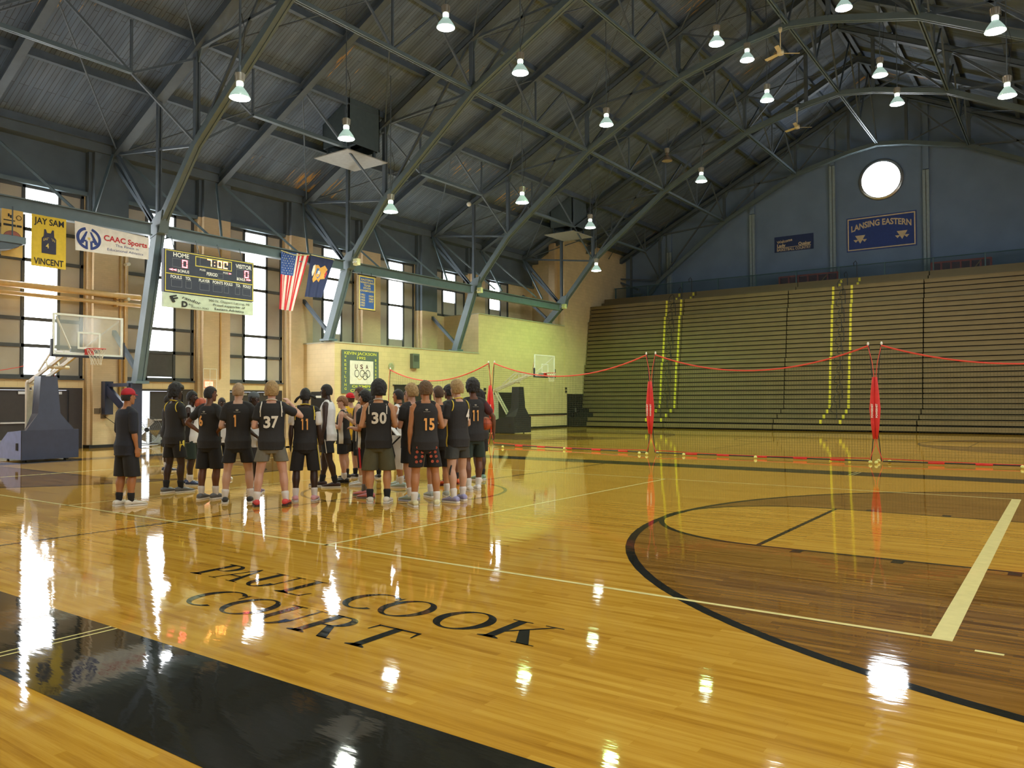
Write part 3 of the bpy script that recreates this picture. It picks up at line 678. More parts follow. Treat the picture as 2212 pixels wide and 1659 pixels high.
# gable facing of large boards with the round window cut in
cx, cz, rr = -9.15, 15.1, 1.2
def board(x0, x1, z0, z1):
    bm_ = MB(); n = max(1, int(round((z1-z0)/1.6)))
    bm_.box(x0+0.006, x1-0.006, YG-0.03, YG, z0, z1); return bm_
PILX = [-23.0, -17.05, -11.95, -6.7, -0.9, 4.6]
g_ = MB()
xs = [-26.5]+PILX+[10.6]
ringN = 48
for x0, x1 in zip(xs, xs[1:]):
    if x0 < cx < x1:
        # board with a round hole
        outer = []
        for k in range(ringN):
            a = 2*math.pi*k/ringN; c_, s_ = math.cos(a), math.sin(a)
            zt = lambda x: roofz(x)+0.4
            t_ = min([(x1-cx)/c_ if c_ > 1e-6 else 1e9, (x0-cx)/c_ if c_ < -1e-6 else 1e9, (8.9-cz)/s_ if s_ < -1e-6 else 1e9, (19.2-cz)/s_ if s_ > 1e-6 else 1e9])
            outer.append((cx+c_*t_, cz+s_*t_))
        vs = []; fs = []
        for k in range(ringN):
            a = 2*math.pi*k/ringN; vs += [(cx+rr*math.cos(a), YG-0.03, cz+rr*math.sin(a)), (outer[k][0], YG-0.03, outer[k][1])]
        for k in range(ringN):
            j = (k+1) % ringN; fs.append((2*k, 2*k+1, 2*j+1, 2*j))
        g_.add(vs, fs)
        g_.add([(x0, YG-.03, 8.9), (x0, YG-.03, 19.2), (x0, YG-.03, 8.9)], [(0, 1, 2)])
        g_.prism([(x0, 19.2), (x1, 19.2), (x1, roofz(x1)+.5), (XRD, roofz(XRD)+.5), (x0, roofz(x0)+.5)], YG-.03, YG, 'xz')
        # the slices between hole polygon corners
        for (a1, b1) in ((x0, 8.9), (x1, 8.9), (x0, 19.2), (x1, 19.2)):
            near = sorted(range(ringN), key=lambda k: (outer[k][0]-a1)**2+(outer[k][1]-b1)**2)[:2]
            g_.add([(outer[near[0]][0], YG-.03, outer[near[0]][1]), (outer[near[1]][0], YG-.03, outer[near[1]][1]), (a1, YG-.03, b1)], [(0, 1, 2)])
    else:
        g_.prism([(x0, 8.9), (x1, 8.9), (x1, roofz(x1)+.5), (x0, roofz(x0)+.5)], YG-0.03, YG, 'xz')
wall('wall_far', g_, M_GABLE)
M_PILG = mat('pale_gable_pilaster', rgb(140, 158, 166), 0.6)
for k, x in enumerate(PILX):
    zt = min(roofz(x)-0.6, [12.2, 14.05, 16.4, 15.25, 13.5, 11.5][k])
    pm = MB(); pm.box(x-0.17, x-0.02, YG-0.22, YG-0.03, 8.4, zt); pm.box(x+0.02, x+0.17, YG-0.22, YG-0.03, 8.4, zt); pm.box(x-0.02, x+0.02, YG-0.14, YG-0.03, 8.4, zt)
    wall('wall_far', pm, M_PILG)
    pm = MB(); pm.box(x-0.16, x+0.16, YG-0.18, YG-0.03, zt+0.05, roofz(x)+0.3); wall('wall_far', pm, M_GABLE)

# round window
t = thing('window_1', None, None, (cx, YG, cz), kind='structure')
MB().lathe([(rr-0.12, -0.1), (rr+0.06, -0.1), (rr+0.06, 0.0), (rr-0.12, 0.0)], (cx, YG-0.02, cz), 48, 'y', cap=False).build('frame', M_SILVER, t, True)
pm = MB(); pm.lathe([(0.001, 0), (rr, 0)], (cx, YG-0.035, cz), 48, 'y', cap=False); pane_round = pm.build('pane', emis('round_pane', (0.88, 0.94, 1, 1), 16.0), t)
pm = MB()
for x0, x1, z0, z1 in ((-.75, .75, .33, .35), (-.75, .75, -.43, -.41), (-.75, -.73, -.43, .35), (.73, .75, -.43, .35)): pm.box(cx+x0, cx+x1, YG-.06, YG-.04, cz+z0+0.05, cz+z1+0.05)
pm.build('muntin', M_FRAME, t)

# tall windows on the left: frame, beige panels either side, bright panes up the middle
wi = 2
for yc in BAYS:
    t = thing('window_%d' % wi, None, None, (XW, yc, 2.5), kind='structure'); wi += 1
    z0 = 2.5 if yc < 23 else (4.33 if yc < 34 else 6.53)
    if yc > 23: z0w = 4.95 if yc < 34 else (7.35 if abs(yc-34.48) < 1 else 7.35)
    else: z0w = 2.6
    hz = [z for z in (3.6, 4.52, 6.55, 7.6) if z > z0w+0.3]
    if abs(yc-29.9) < 1.2: hz = [6.75, 8.1]
    if yc > 33: hz = [8.05]
    zt = 9.12
    fr = MB()
    for y in (yc-HB+0.05, yc-0.58, yc+0.58, yc+HB-0.05): fr.box(XW-0.12, XW-0.02, y-0.05, y+0.05, z0, zt)
    for z in (z0+0.04, zt-0.04)+tuple(hz): fr.box(XW-0.12, XW-0.02, yc-HB, yc+HB, z-0.06, z+0.06)
    fr.build('frame', M_FRAME, t)
    zz = [z0]+[z for z in hz]+[zt]
    for a_, b_ in zip(zz, zz[1:]):
        for s in (-1, 1):
            ya, yb = sorted((yc+s*0.64, yc+s*(HB-0.11)))
            if b_-a_ > 0.2: MB().box(XW-0.16, XW-0.07, ya, yb, a_+0.06, b_-0.06).build('side_panel', M_PANEL, t)
    segs = []
    prev = z0w
    for z in hz+[zt]:
        segs.append((prev+0.05, z-0.05)); prev = z
    if z0w > z0+0.2: MB().box(XW-0.16, XW-0.07, yc-0.53, yc+0.53, z0+0.05, z0w).build('side_panel', M_PANEL, t)
    for k, (a_, b_) in enumerate(segs):
        if abs(yc-16.92) < 1 and k == 0:
            MB().box(XW-0.16, XW-0.05, yc-0.85, yc+0.53, a_, b_).build('side_panel', M_DARKPANEL, t); continue
        MB().box(XW-0.14, XW-0.10, yc-0.52, yc+0.52, a_, b_).build('pane', M_PANE, t)
    if z0w < 3: MB().box(XW-0.02, XW+0.10, yc-HB, yc+HB, 2.44, 2.5).build('sill', M_FRAME, t)

# unseen windows added high on the opposite wall to light the near floor
for yc in BAYS[1:11]:
    t = thing('window_%d' % wi, None, None, (XR, yc, 5.6), kind='structure'); wi += 1
    fr = MB()
    for y in (yc-1.0, yc+1.0): fr.box(XR-0.08, XR, y-0.05, y+0.05, 5.6, 9.2)
    for z in (5.6, 7.4, 9.2): fr.box(XR-0.08, XR, yc-1.0, yc+1.0, z-0.05, z+0.05)
    fr.build('frame', M_FRAME, t)
    for a_, b_ in ((5.65, 7.35), (7.45, 9.15)): MB().box(XR-0.05, XR-0.02, yc-0.95, yc+0.95, a_, b_).build('pane', M_PANE, t)
# doors
def leaf(mb, y0, y1, z1=2.08, x=XW-0.08, th=0.05): mb.box(x-th, x, y0, y1, 0.01, z1)
def double_door(n, yc, openleaf=False):
    t = thing('door_%d' % n, None, None, (XW, yc, 0), kind='structure')
    fr = MB(); fr.box(XW-0.2, XW, yc-HB, yc-HB+0.09, 0, 2.16); fr.box(XW-0.2, XW, yc+HB-0.09, yc+HB, 0, 2.16); fr.box(XW-0.2, XW, yc-HB+0.09, yc+HB-0.09, 2.08, 2.16)
    fr.box(XW-0.2, XW, yc+0.95, yc+HB-0.09, 0, 2.08)
    fr.build('frame', M_DOOR, t)
    a0, a1 = yc-HB+0.09, yc+0.95; mid = (a0+a1)/2 if not openleaf else yc-.38
    for s, (p, q) in enumerate(((a0, mid), (mid, a1))):
        if openleaf and s == 0:
            lf = MB().box(XW-1.25, XW-0.15, a0+0.02, a0+0.07, 0.01, 2.07).build('leaf', M_DOOR, t); continue
        lf = MB().box(XW-0.13, XW-0.08, p+0.01, q-0.01, 0.01, 2.07).build('leaf', M_DOOR, t)
        MB().box(XW-0.08, XW-0.01, p+0.1, q-0.12, 0.93, 0.98).build('push_bar', M_SILVER, lf)
        MB().box(XW-0.08, XW-0.03, q-0.5, q-0.22, 1.93, 2.02).build('closer', M_SILVER, lf)
        MB().box(XW-0.08, XW-0.073, p+0.08, q-0.08, 0.05, 0.38).build('kick_plate', mat('kick_plate', rgb(150, 155, 155), 0.4, metal=.5), lf)
    if not openleaf: return
double_door(1, BAYS[5]); double_door(2, BAYS[6], True); double_door(3, BAYS[7]); double_door(4, BAYS[4]); double_door(5, BAYS[3])
for j, yc in enumerate(BAYS[:3]): wall('wall_left', MB().box(XW-0.3, XW, yc-HB, yc+HB, 0, 2.16), M_BLOCK)
t = thing('door_6', None, None, (XB, 44.3, 0), kind='structure')
MB().box(XB, XB+0.05, 43.25, 45.35, 0.01, 2.12).build('leaf', M_BLACK, t); MB().box(XB, XB+0.09, 45.35, 45.47, 0, 2.2).build('frame', mat('tan_door_frame', rgb(190, 180, 120), .6), t)
MB().box(XB+.05, XB+.12, 44.2, 44.23, 0.95, 1.2).build('door_handle', M_SILVER, t)
t = thing('door_7', None, None, (XB, 35.9, 0), kind='structure')
MB().box(XB, XB+0.05, 35.25, 37.3, 0.01, 2.16).build('leaf', M_BLACK, t)
t = thing('door_8', None, None, (XB, 28.6, 0), kind='structure')
MB().box(XB, XB+0.05, 27.35, 30.0, 0.01, 2.42).build('leaf', M_BLACK, t); MB().box(XB, XB+0.09, 27.25, 30.1, 2.42, 2.47).build('frame', M_BLACK, t)
t = thing('door_9', None, None, (-27.6, 23.6, 0), kind='structure')
MB().box(-28.0, -27.1, 23.54, 23.6, 0.01, 2.1).build('leaf', M_BLACK, t); MB().box(-27.65, -27.3, 23.52, 23.54, 1.82, 1.92).build('sign_plate', M_WHITE, t)
# base and chair-rail strips
bb = 1
def base(x0, x1, y0, y1, z0=0, z1=0.11):
    global bb
    struct('baseboard_left' if x0 < -20 else 'baseboard_right', MB().box(x0, x1, y0, y1, z0, z1), M_BASE); bb += 1
base(XB, XB+0.03, 23.6, 27.2); base(XB, XB+0.03, 30.1, 35.2); base(XB, XB+0.03, 37.35, 43.2)
for y in pcs:
    if y < 23: base(XW, XW+0.45, y-0.75, y+0.75)
base(XW+0.45, XB, 23.56, 23.6)
struct('trim_6', MB().box(XB, XB+0.03, 30.1, 35.2, 0.78, 0.88), M_BASE); struct('trim_7', MB().box(XB, XB+0.03, 37.35, 43.2, 0.78, 0.88), M_BASE)
# ground and a parked car seen through the open door
struct('ground', MB().box(-60, XW-0.3, -5, 40, -0.3, -0.02), mat('pale_concrete', rgb(200, 198, 190), 0.9))
# ================================================================== LIGHTS
LAMPS = [  # pixel, depth, warm?, label
 (518, 212, 22.0, 0, 'lit bell lamp over the scoreboard, leftmost of all the ceiling lamps'),
 (748, 300, 27.0, 0, 'lit bell lamp hanging just under the left roof duct'),
 (963, 60, 24.6, 0, 'lit bell lamp at the very top of the picture, left of the roof centre'),
 (1124, 158, 27.0, 0, 'lit bell lamp below a long roof rod, between the top-edge lamp and the roof middle'),
 (844, 458, 31.0, 0, 'lit bell lamp hanging against the second arch above the blue wrestling banner'),
 (1128, 438, 34.4, 0, 'lit bell lamp low in front of the third arch, right of the small white sensor'),
 (1310, 270, 32.6, 0, 'lit bell lamp in mid roof beside the long straight lengthwise brace'),
 (1548, 95, 29.8, 0, 'lit bell lamp left of the upper ceiling fan, higher of the pair there'),
 (1614, 130, 32.6, 0, 'dimmer lit bell lamp right beside the upper ceiling fan'),
 (1657, 217, 34.2, 0, 'lit bell lamp between the two ceiling fans'),
 (1823, 18, 28.0, 1, 'brightest pinkish bell lamp cut by the top edge'),
 (2150, 68, 23.2, 1, 'big bright bell lamp near the top right corner'),
 (1901, 163, 31.0, 0, 'lit bell lamp under the ridge above the round window, higher of two'),
 (1938, 225, 33.4, 0, 'lit bell lamp touching the farther arch crown above the round window'),
 (2176, 208, 27.0, 1, 'bright pinkish bell lamp at the right edge of the roof'),
 (1441, 348, 43.0, 2, 'unlit brown bell lamp hanging in the far roof'),
 (1515, 392, 39.6, 0, 'lit bell lamp by the fourth arch, left of the far fan'),
 (1275, 492, 41.4, 0, 'lit bell lamp in front of the right roof duct'),
 (1288, 585, 45.0, 0, 'lit bell lamp lowest of all, in front of the yellow upper wall'),
]
M_CAN = mat('lamp_ballast_grey', rgb(150, 146, 136), 0.4, metal=.3)
M_REFL = mat('ribbed_lamp_glass', rgb(120, 140, 128), 0.25, emit=(0.55, 0.75, 0.66, 1), es=0.35)
M_REFLO = mat('dull_lamp_glass', rgb(120, 108, 96), 0.3)
M_NECK = emis('lamp_neck_glow', (0.8, 1.0, 0.85, 1), 6.0)
M_OFFL = mat('dark_lens', rgb(170, 160, 130), 0.3)
def lamp_at(px, py, d, kind, lab, at=None):
    p = at or dep(px, py, d); t = thing('pendant_lamp', lab, 'ceiling lamp', p, 'bell lamps hanging from the roof')
    x, y, z = p
    on = kind != 2
    MB().lathe([(0.285, 0.0), (0.29, 0.02), (0.24, 0.12), (0.17, 0.22), (0.10, 0.31), (0.085, 0.33)], p, 28, cap=False).build('reflector', M_REFL if on else M_REFLO, t, True)
    MB().lathe([(0.0005, -0.035), (0.10, -0.03), (0.20, -0.018), (0.283, 0.0)], p, 28, cap=False).build('lens', (M_LENSW if kind == 1 else M_LENS) if on else M_OFFL, t, True)
    MB().lathe([(0.085, 0.33), (0.095, 0.36), (0.095, 0.44), (0.07, 0.45)], p, 20).build('neck', M_NECK if on else M_REFLO, t, True)
    can = MB(); can.lathe([(0.07, 0.45), (0.10, 0.47), (0.125, 0.66), (0.125, 0.70), (0.05, 0.73)], p, 20)
    for k in range(8):
        a = k*math.pi/4; can.bar((x+0.115*math.cos(a), y+0.115*math.sin(a), z+0.5), (x+0.135*math.cos(a), y+0.135*math.sin(a), z+0.69), .012, .03)
    can.build('ballast_housing', M_CAN, t)
    zt = roofz(x)+0.48
    MB().tube([(x, y, z+0.72), (x, y, zt)], 0.018 if kind != 0 or px > 520 else 0.035, 8).build('stem', M_STEEL_D, t)
    MB().tube([(x+0.02, y, z+0.9), (x+0.1, y, z+1.2), (x+0.16, y+.05, min(z+1.9, zt)), (x+0.05, y, min(z+2.4, zt))], 0.008, 6).build('cord', M_BLACK, t)
    if on:
        l = bpy.data.lights.new('lamp_light', 'SPOT'); l.energy = LAMP_W*(1.0 if kind == 0 else 1.1)*(0.62 if at is not None else 1.0); l.spot_size = R(150); l.spot_blend = 0.6; l.shadow_soft_size = 0.28
        if kind == 1: l.color = (1.0, 0.80, 0.62)
        elif x < -17: l.color = (0.95, 1.0, 0.86)
        elif x < -12: l.color = (0.96, 1.0, 0.86)
        else: l.color = (0.96, 1.0, 0.86)
        if px > 1100 and x < -14: l.color = (0.46, 0.96, 0.28)
        o = bpy.data.objects.new('lamp_light', l); C.objects.link(o); o.location = (0, 0, -0.06); o.parent = t
for a in LAMPS: lamp_at(*a)
ADDED_LAMPS = [(-15.3, 11.5, 13.3), (-10.3, 12.5, 14.6), (-5.3, 11.5, 13.8), (-0.5, 13.0, 11.6), (-15.3, 2.5, 13.3), (-10.3, 1.0, 14.6), (-4.0, 2.0, 13.8), (2.5, 5.0, 11.0), (3.0, 22.0, 11.0), (-6.0, -6.0, 13.8), (3.0, 34.0, 11.0)]  # unseen lamps added overhead and behind to brighten the near floor and backs
for x, y, z in ADDED_LAMPS: lamp_at(0, 0, 0, 0, 'added bell lamp above or behind the camera, outside the picture, lighting the near floor', at=Vector((x, y, z)))

# ceiling fans
M_FAN = mat('cream_fan', rgb(206, 196, 160), 0.5)
for (px, py, d, lab) in ((1686, 115, 31.0, 'cream three-blade ceiling fan, upper and larger of the two'), (1722, 275, 40.0, 'cream three-blade ceiling fan, lower and farther of the two')):
    p = dep(px, py, d); t = thing('ceiling_fan', lab, 'ceiling fan', p)
    MB().lathe([(0.05, .14), (0.12, .10), (0.14, 0.0), (0.12, -.06), (0.04, -.09)], p, 20).build('motor_housing', M_FAN, t, True)
    MB().tube([(p.x, p.y, p.z+.1), (p.x, p.y, p.z+1.0)], .022).build('down_rod', M_FAN, t)
    MB().lathe([(.03, .82), (.07, .9), (.08, 1.02)], p, 16).build('canopy_cup', M_FAN, t, True)
    MB().tube([(p.x, p.y, p.z+1.0), (p.x, p.y, roofz(p.x)+.22)], .012).build('hanger', M_STEEL_D, t)
    for k in range(3):
        a = R(35+120*k); c, s = math.cos(a), math.sin(a); b = MB(); L_, w_ = .74, .075
        pts = []
        for (r, q) in ((.12, -.03), (.2, -w_), (L_, -w_*1.1), (L_+.03, 0), (L_, w_*1.1), (.2, w_), (.12, .03)):
            pts.append((p.x+r*c-q*s, p.y+r*s+q*c, p.z+.0+q*.25))
        n = len(pts); b.add(pts+[(x, y, z-.008) for x, y, z in pts], [tuple(range(n)), tuple(range(2*n-1, n-1, -1))]+[(i, (i+1) % n, n+(i+1) % n, n+i) for i in range(n)])
        b.build('blade', M_FAN, t)

# roof ducts with deflector plates
M_DUCT = mat('blue_grey_duct', rgb(70, 84, 88), 0.6); M_PLATE = mat('pale_deflector', rgb(150, 152, 146), 0.6)
for (c, lab) in (((-24.1, 22.35), 'square roof duct with a pale deflector plate hanging below, nearer of the two'), ((-24.3, 39.95), 'square roof duct with a deflector plate hanging below, in front of the yellow upper wall')):
    x, y = c; z = roofz(x)
    t = thing('roof_duct', lab, 'air duct', (x, y, z-1.2))
    hx, hy, zb = .78, .85, z-.95
    b = MB()
    for q in ((x-hx, x+hx, y-hy, y-hy+.04), (x-hx, x+hx, y+hy-.04, y+hy), (x-hx, x-hx+.04, y-hy, y+hy), (x+hx-.04, x+hx, y-hy, y+hy)):
        za, zb2 = roofz(q[0])+.45, roofz(q[1])+.45
        b.hexa([(q[0], q[2], zb), (q[1], q[2], zb), (q[1], q[3], zb), (q[0], q[3], zb), (q[0], q[2], za), (q[1], q[2], zb2), (q[1], q[3], zb2), (q[0], q[3], za)])
    b.build('duct_box', M_DUCT, t)
    MB().box(x-hx+.04, x+hx-.04, y-hy+.04, y+hy-.04, zb+.4, zb+.45).build('damper', M_BLACK, t)
    MB().box(x-1.0, x+1.0, y-1.12, y+1.12, zb-.42, zb-.38).build('deflector_plate', M_PLATE, t)
    for sx in (-.6, .6):
        for sy in (-.7, .7): MB().box(x+sx-.04, x+sx+.04, y+sy-.06, y+sy+.06, zb-.38, zb+.1).build('hanger_bracket', M_DUCT, t)

# small yellow-white boxes at the arch knees
for (px, py, Y, lab) in ((771, 566, 23.45, 'small pale emergency light box on the arch above the blue banner'), (1037, 627, 32.35, 'small pale emergency light box on the arch between the high windows'), (1219, 662, 41.15, 'small pale emergency light box on the arch by the full-height wall')):
    p = onY(px, py, Y); t = thing('emergency_light', lab, 'emergency light', p, 'emergency lights on the arches')
    MB().box(p.x-.13, p.x+.13, p.y-.1, p.y+.08, p.z-.14, p.z+.14).build('casing', mat('cream_plastic', rgb(225, 222, 170), .5), t)
    for s in (-.07, .07): MB().lathe([(.04, 0), (.05, -.05)], (p.x+s, p.y-.1, p.z-.02), 12, 'y').build('lamp_head', M_WHITE, t)
p = dep(1013, 441, 39.5); tag(MB().sphere(p, .12).build('smoke_detector', M_WHITE, None, True), 'small round white detector under the roof purlins', 'detector')

# ================================================================== SIGNS AND BANNERS
YEL = mat('yellow_cloth', rgb(222, 190, 60), .8, bump=.1); NAVY = mat('navy_cloth', rgb(42, 48, 84), .8); WHT = mat('white_cloth', rgb(226, 220, 212), .8)
REDC = mat('red_print', rgb(186, 44, 50), .7); BLUC = mat('blue_print', rgb(44, 62, 128), .7); BLKC = mat('black_print', rgb(30, 28, 28), .7); GRYC = mat('grey_print', rgb(90, 90, 96), .7)
GOLD = mat('gold_print', rgb(206, 180, 96), .7); ROYAL = mat('royal_blue_cloth', rgb(50, 82, 150), .8); CREAM2 = mat('cream_print', rgb(214, 196, 160), .7)
XBN = -25.5
def ribs(a, f=9, ph=0): return lambda u, v: a*math.sin(u*f+ph+0.6*v) + a*.5*math.sin(u*f*2.3+1.3*v)
def hang(name, lab, cat, px0, py0, px1, py1, X=XBN, wave=None, quad=None):
    """rect banner on plane X between two pixels' world points; returns (thing, sheet, w, h)"""
    a = onX(px0, py1, X); b = onX(px1, py0, X)
    y0, y1, z0, z1 = a.y, b.y, a.z, onX(px0, py0, X).z
    t = thing(name, lab, cat, (X, (y0+y1)/2, z0))
    return t, Sheet((X, y0, z0), (0, 1, 0), (0, 0, 1), (1, 0, 0), wave), y1-y0, z1-z0
# yellow jersey banner
t, s, w_, h_ = hang('hanging_banner', 'yellow cloth banner with a dark jersey printed between two lines of black letters', 'banner', 67, 461, 143, 573, wave=ribs(.007, 8))
s.rect(MB(), 0, 0, w_, h_, 0, 24, 14, thick=.006).build('cloth', YEL, t, True)
m1 = MB(); s.text(m1, 'JAY SAM', w_/2, h_*.83, w_*.86, h_*.12, .008, bold=.02); s.text(m1, 'VINCENT', w_/2, h_*.045, w_*.86, h_*.12, .008, bold=.02); m1.build('lettering', BLKC, t)
jx, jy, jw, jh = w_*.5, h_*.27, w_*.42, h_*.47
jp = [(-.5, 0), (.5, 0), (.5, .62), (.36, .72), (.33, 1.0), (.22, 1.0), (.13, .86), (-.13, .86), (-.22, 1.0), (-.33, 1.0), (-.36, .72), (-.5, .62)]
mj = MB(); s.poly(mj, [(jx+a*jw, jy+b*jh) for a, b in jp], .009); mj.build('printed_jersey', mat('slate_print', rgb(56, 56, 76), .8), t)
m1 = MB(); s.text(m1, '44', jx, jy+jh*.22, jw*.45, jh*.20, .020, bold=.02); s.text(m1, 'EASTERN', jx, jy+jh*.50, jw*.8, jh*.10, .020, arc=.05, bold=.01); m1.build('lettering', GOLD, t)
# white sports banner
t, s, w_, h_ = hang('hanging_banner', 'wide white vinyl banner with a round blue star emblem and red words', 'banner', 161, 479, 322, 547, wave=ribs(.012, 5))
s.quad = (w_, h_, onX(163, 540, XBN), onX(321, 561, XBN), onX(322, 514, XBN), onX(161, 477, XBN))
s.rect(MB(), 0, 0, w_, h_, 0, 24, 8, thick=.004).build('vinyl', WHT, t, True)
e = MB(); cx_, cy_ = w_*.175, h_*.47; rr_ = h_*.40
s.ring(e, cx_, cy_, rr_, rr_*.76, .006, 105, 255); s.ring(e, cx_, cy_, rr_, rr_*.76, .006, -75, 75)
for sg in (-1, 1):
    s.poly(e, [(cx_+sg*rr_*.08, cy_+rr_*.62), (cx_+sg*rr_*.22, cy_+rr_*.62), (cx_+sg*rr_*.80, cy_-rr_*.45), (cx_+sg*rr_*.45, cy_-rr_*.5)], .007)
    s.poly(e, [(cx_+sg*rr_*.10, cy_-rr_*.15), (cx_+sg*rr_*.55, cy_-rr_*.15), (cx_+sg*rr_*.55, cy_-rr_*.32), (cx_+sg*rr_*.10, cy_-rr_*.32)], .008)
    s.poly(e, [(cx_+sg*rr_*.10, cy_-rr_*.15), (cx_+sg*rr_*.28, cy_-rr_*.15), (cx_+sg*rr_*.28, cy_-rr_*.98), (cx_+sg*rr_*.10, cy_-rr_*.98)], .008)
e.build('emblem', BLUC, t)
def star(n, r, ri): return [((r if i % 2 == 0 else ri)*math.sin(math.pi*i/n), (r if i % 2 == 0 else ri)*math.cos(math.pi*i/n)) for i in range(2*n)]
e = MB(); s.poly(e, [(cx_+a, cy_+b) for a, b in star(5, rr_*.34, rr_*.14)], .010); e.build('emblem_star', WHT, t)
e = MB(); s.poly(e, [(cx_+a, cy_+b) for a, b in star(5, rr_*.19, rr_*.08)], .013); e.build('emblem_star', GOLD, t)
e = MB(); s.text(e, 'CAAC Sports', w_*.675, h_*.52, w_*.60, h_*.21, .006, bold=.03); e.build('lettering', REDC, t)
e = MB(); s.text(e, 'The Finest in', w_*.69, h_*.34, w_*.33, h_*.10, .006); s.text(e, 'Educational Athletics', w_*.67, h_*.15, w_*.50, h_*.10, .006); e.build('lettering', BLUC, t)
# orange picture banner, partly out of frame
t, s, w_, h_ = hang('hanging_banner', 'orange-topped picture banner with a big basketball, at the left edge', 'banner', 3, 449, 50, 515, X=XBN)
s.rect(MB(), 0, -h_*.55, w_, h_, 0, 1, 1, thick=.01).build('board', mat('orange_print', rgb(214, 176, 96), .7), t)
e = MB(); s.ring(e, w_*.5, h_*.02, w_*.46, 0.001, .006); e.build('printed_ball', mat('ball_print', rgb(160, 92, 78), .7), t)
e = MB()
for a0 in (30, 95, 160, 215, 275, 330):
    a = R(a0); s.poly(e, [(w_*.5+w_*.2*math.cos(a)-.006, h_*.02+w_*.2*math.sin(a)), (w_*.5+w_*.2*math.cos(a)+.006, h_*.02+w_*.2*math.sin(a)), (w_*.5+w_*.45*math.cos(a)+.006, h_*.02+w_*.45*math.sin(a)), (w_*.5+w_*.45*math.cos(a)-.006, h_*.02+w_*.45*math.sin(a))], .009)
s.ring(e, w_*.5, h_*.02, w_*.46, w_*.445, .009); s.rect(e, w_*.08, h_*.62, w_*.62, h_*.655, .009); s.rect(e, w_*.08, h_*.45, w_*.66, h_*.52, .009); s.rect(e, w_*.70, h_*.45, w_*.94, h_*.52, .009)
s.rect(e, w_*.28, h_*.76, w_*.36, h_*.86, .009); s.rect(e, w_*.38, h_*.72, w_*.46, h_*.82, .009); s.ring(e, w_*.80, h_*.76, w_*.13, w_*.10, .009)
e.build('print_lines', BLKC, t)
e = MB(); s.rect(e, w_*.16, -h_*.10, w_*.80, h_*.16, .012); e.build('print_plate', mat('mauve_print', rgb(150, 140, 150), .6), t)
e = MB(); s.frame(e, w_*.16, -h_*.10, w_*.80, h_*.16, .012, .014); s.text(e, 'BOYS', w_*.48, -h_*.05, w_*.5, h_*.15, .014, bold=.02); e.build('print_lines', GRYC, t)
# blue wrestling banner on a pole
t, s, w_, h_ = hang('hanging_banner', 'narrow blue banner with yellow border and columns of years, near the second arch', 'banner', 775, 594, 810, 667, X=-25.46, wave=ribs(.006, 6))
s.rect(MB(), 0, 0, w_, h_, 0, 8, 8, thick=.004).build('cloth', ROYAL, t)
e = MB(); s.frame(e, 0, 0, w_, h_, w_*.06, .006)
for k, (tx, ww) in enumerate((('EASTERN', .72), ('WRESTLING', .84), ('TEAM', .42), ('STATE', .46), ('CHAMPIONS', .84))): s.text(e, tx, w_*.5, h_*(.86-.082*k), w_*ww, h_*.055, .006, bold=.02)
for k, tx in enumerate(('1951', '1952', '1954', '1955', '1957')): s.text(e, tx, w_*.24, h_*(.41-.08*k), w_*.26, h_*.055, .006, bold=.02)
for k, tx in enumerate(('1959', '1960', '1977')): s.text(e, tx, w_*.76, h_*(.39-.08*k), w_*.28, h_*.055, .006, bold=.02)
e.build('lettering', GOLD, t)
MB().tube([(-25.46, s.o.y-.06, s.o.z+h_+.03), (-25.46, s.o.y+w_+.06, s.o.z+h_+.03)], .03).build('rod', BLKC, t); MB().tube([(-25.46, s.o.y-.03, s.o.z-.01), (-25.46, s.o.y+w_+.03, s.o.z-.01)], .015).build('rod', BLKC, t)

for f in (.2, .8): MB().tube([(-25.46, s.o.y+w_*f, s.o.z+h_), (-25.5, s.o.y+w_*f, 7.42)], .012).build('hanger', BLKC, t)
# national flag, hanging and gathered
def cloth_quad(w, h, bl, br, tr, tl, wave): return Sheet((0,0,0), (0,1,0), (0,0,1), (1,0,0), wave, (w, h, bl, br, tr, tl))
XF = -25.49
t = thing('hanging_flag', 'national flag with stars and red and white stripes hanging from the beam', 'flag', onX(630, 600, XF))
q = [onX(*p, XF) for p in ((603, 668), (633, 672), (667, 551), (607, 542))]
s = cloth_quad(1, 1, q[0], q[1], q[2], q[3], lambda u, v: .05*math.sin(u*22)*(1.2-v)+.02*math.sin(u*11+v*3))
mb = MB(); nu, nv = 52, 40
vs = [s.P(i/nu, j/nv) for j in range(nv+1) for i in range(nu+1)]; fs = []
mb.add(vs, []); 
for j in range(nv):
    for i in range(nu):
        mb.f.append((j*(nu+1)+i, j*(nu+1)+i+1, (j+1)*(nu+1)+i+1, (j+1)*(nu+1)+i))
        if i < nu*.54 and j >= nv*.60: mb.mi.append(2)
        else: mb.mi.append(1 if (i//4) % 2 == 0 else 0)
mb.build('cloth', [WHT, mat('flag_red', rgb(196, 44, 52), .8), mat('flag_blue', rgb(52, 82, 150), .8)], t, True)
e = MB()
for r_ in range(9):
    for c_ in range(6 if r_ % 2 == 0 else 5):
        u = .045+.09*c_+(0 if r_ % 2 == 0 else .045); v = .635+.042*r_; s.poly(e, [(u+a, v+b*.6) for a, b in star(5, .019, .008)], .008)
e.build('star_pattern', WHT, t)
MB().tube([onX(606, 541, XF)+Vector((.02, 0, 0)), onX(635, 551, XF)+Vector((.02, 0, 0)), onX(668, 551, XF)+Vector((.02, 0, 0))], .018).build('header_cord', mat('cream_cord', rgb(220, 215, 160), .8), t)
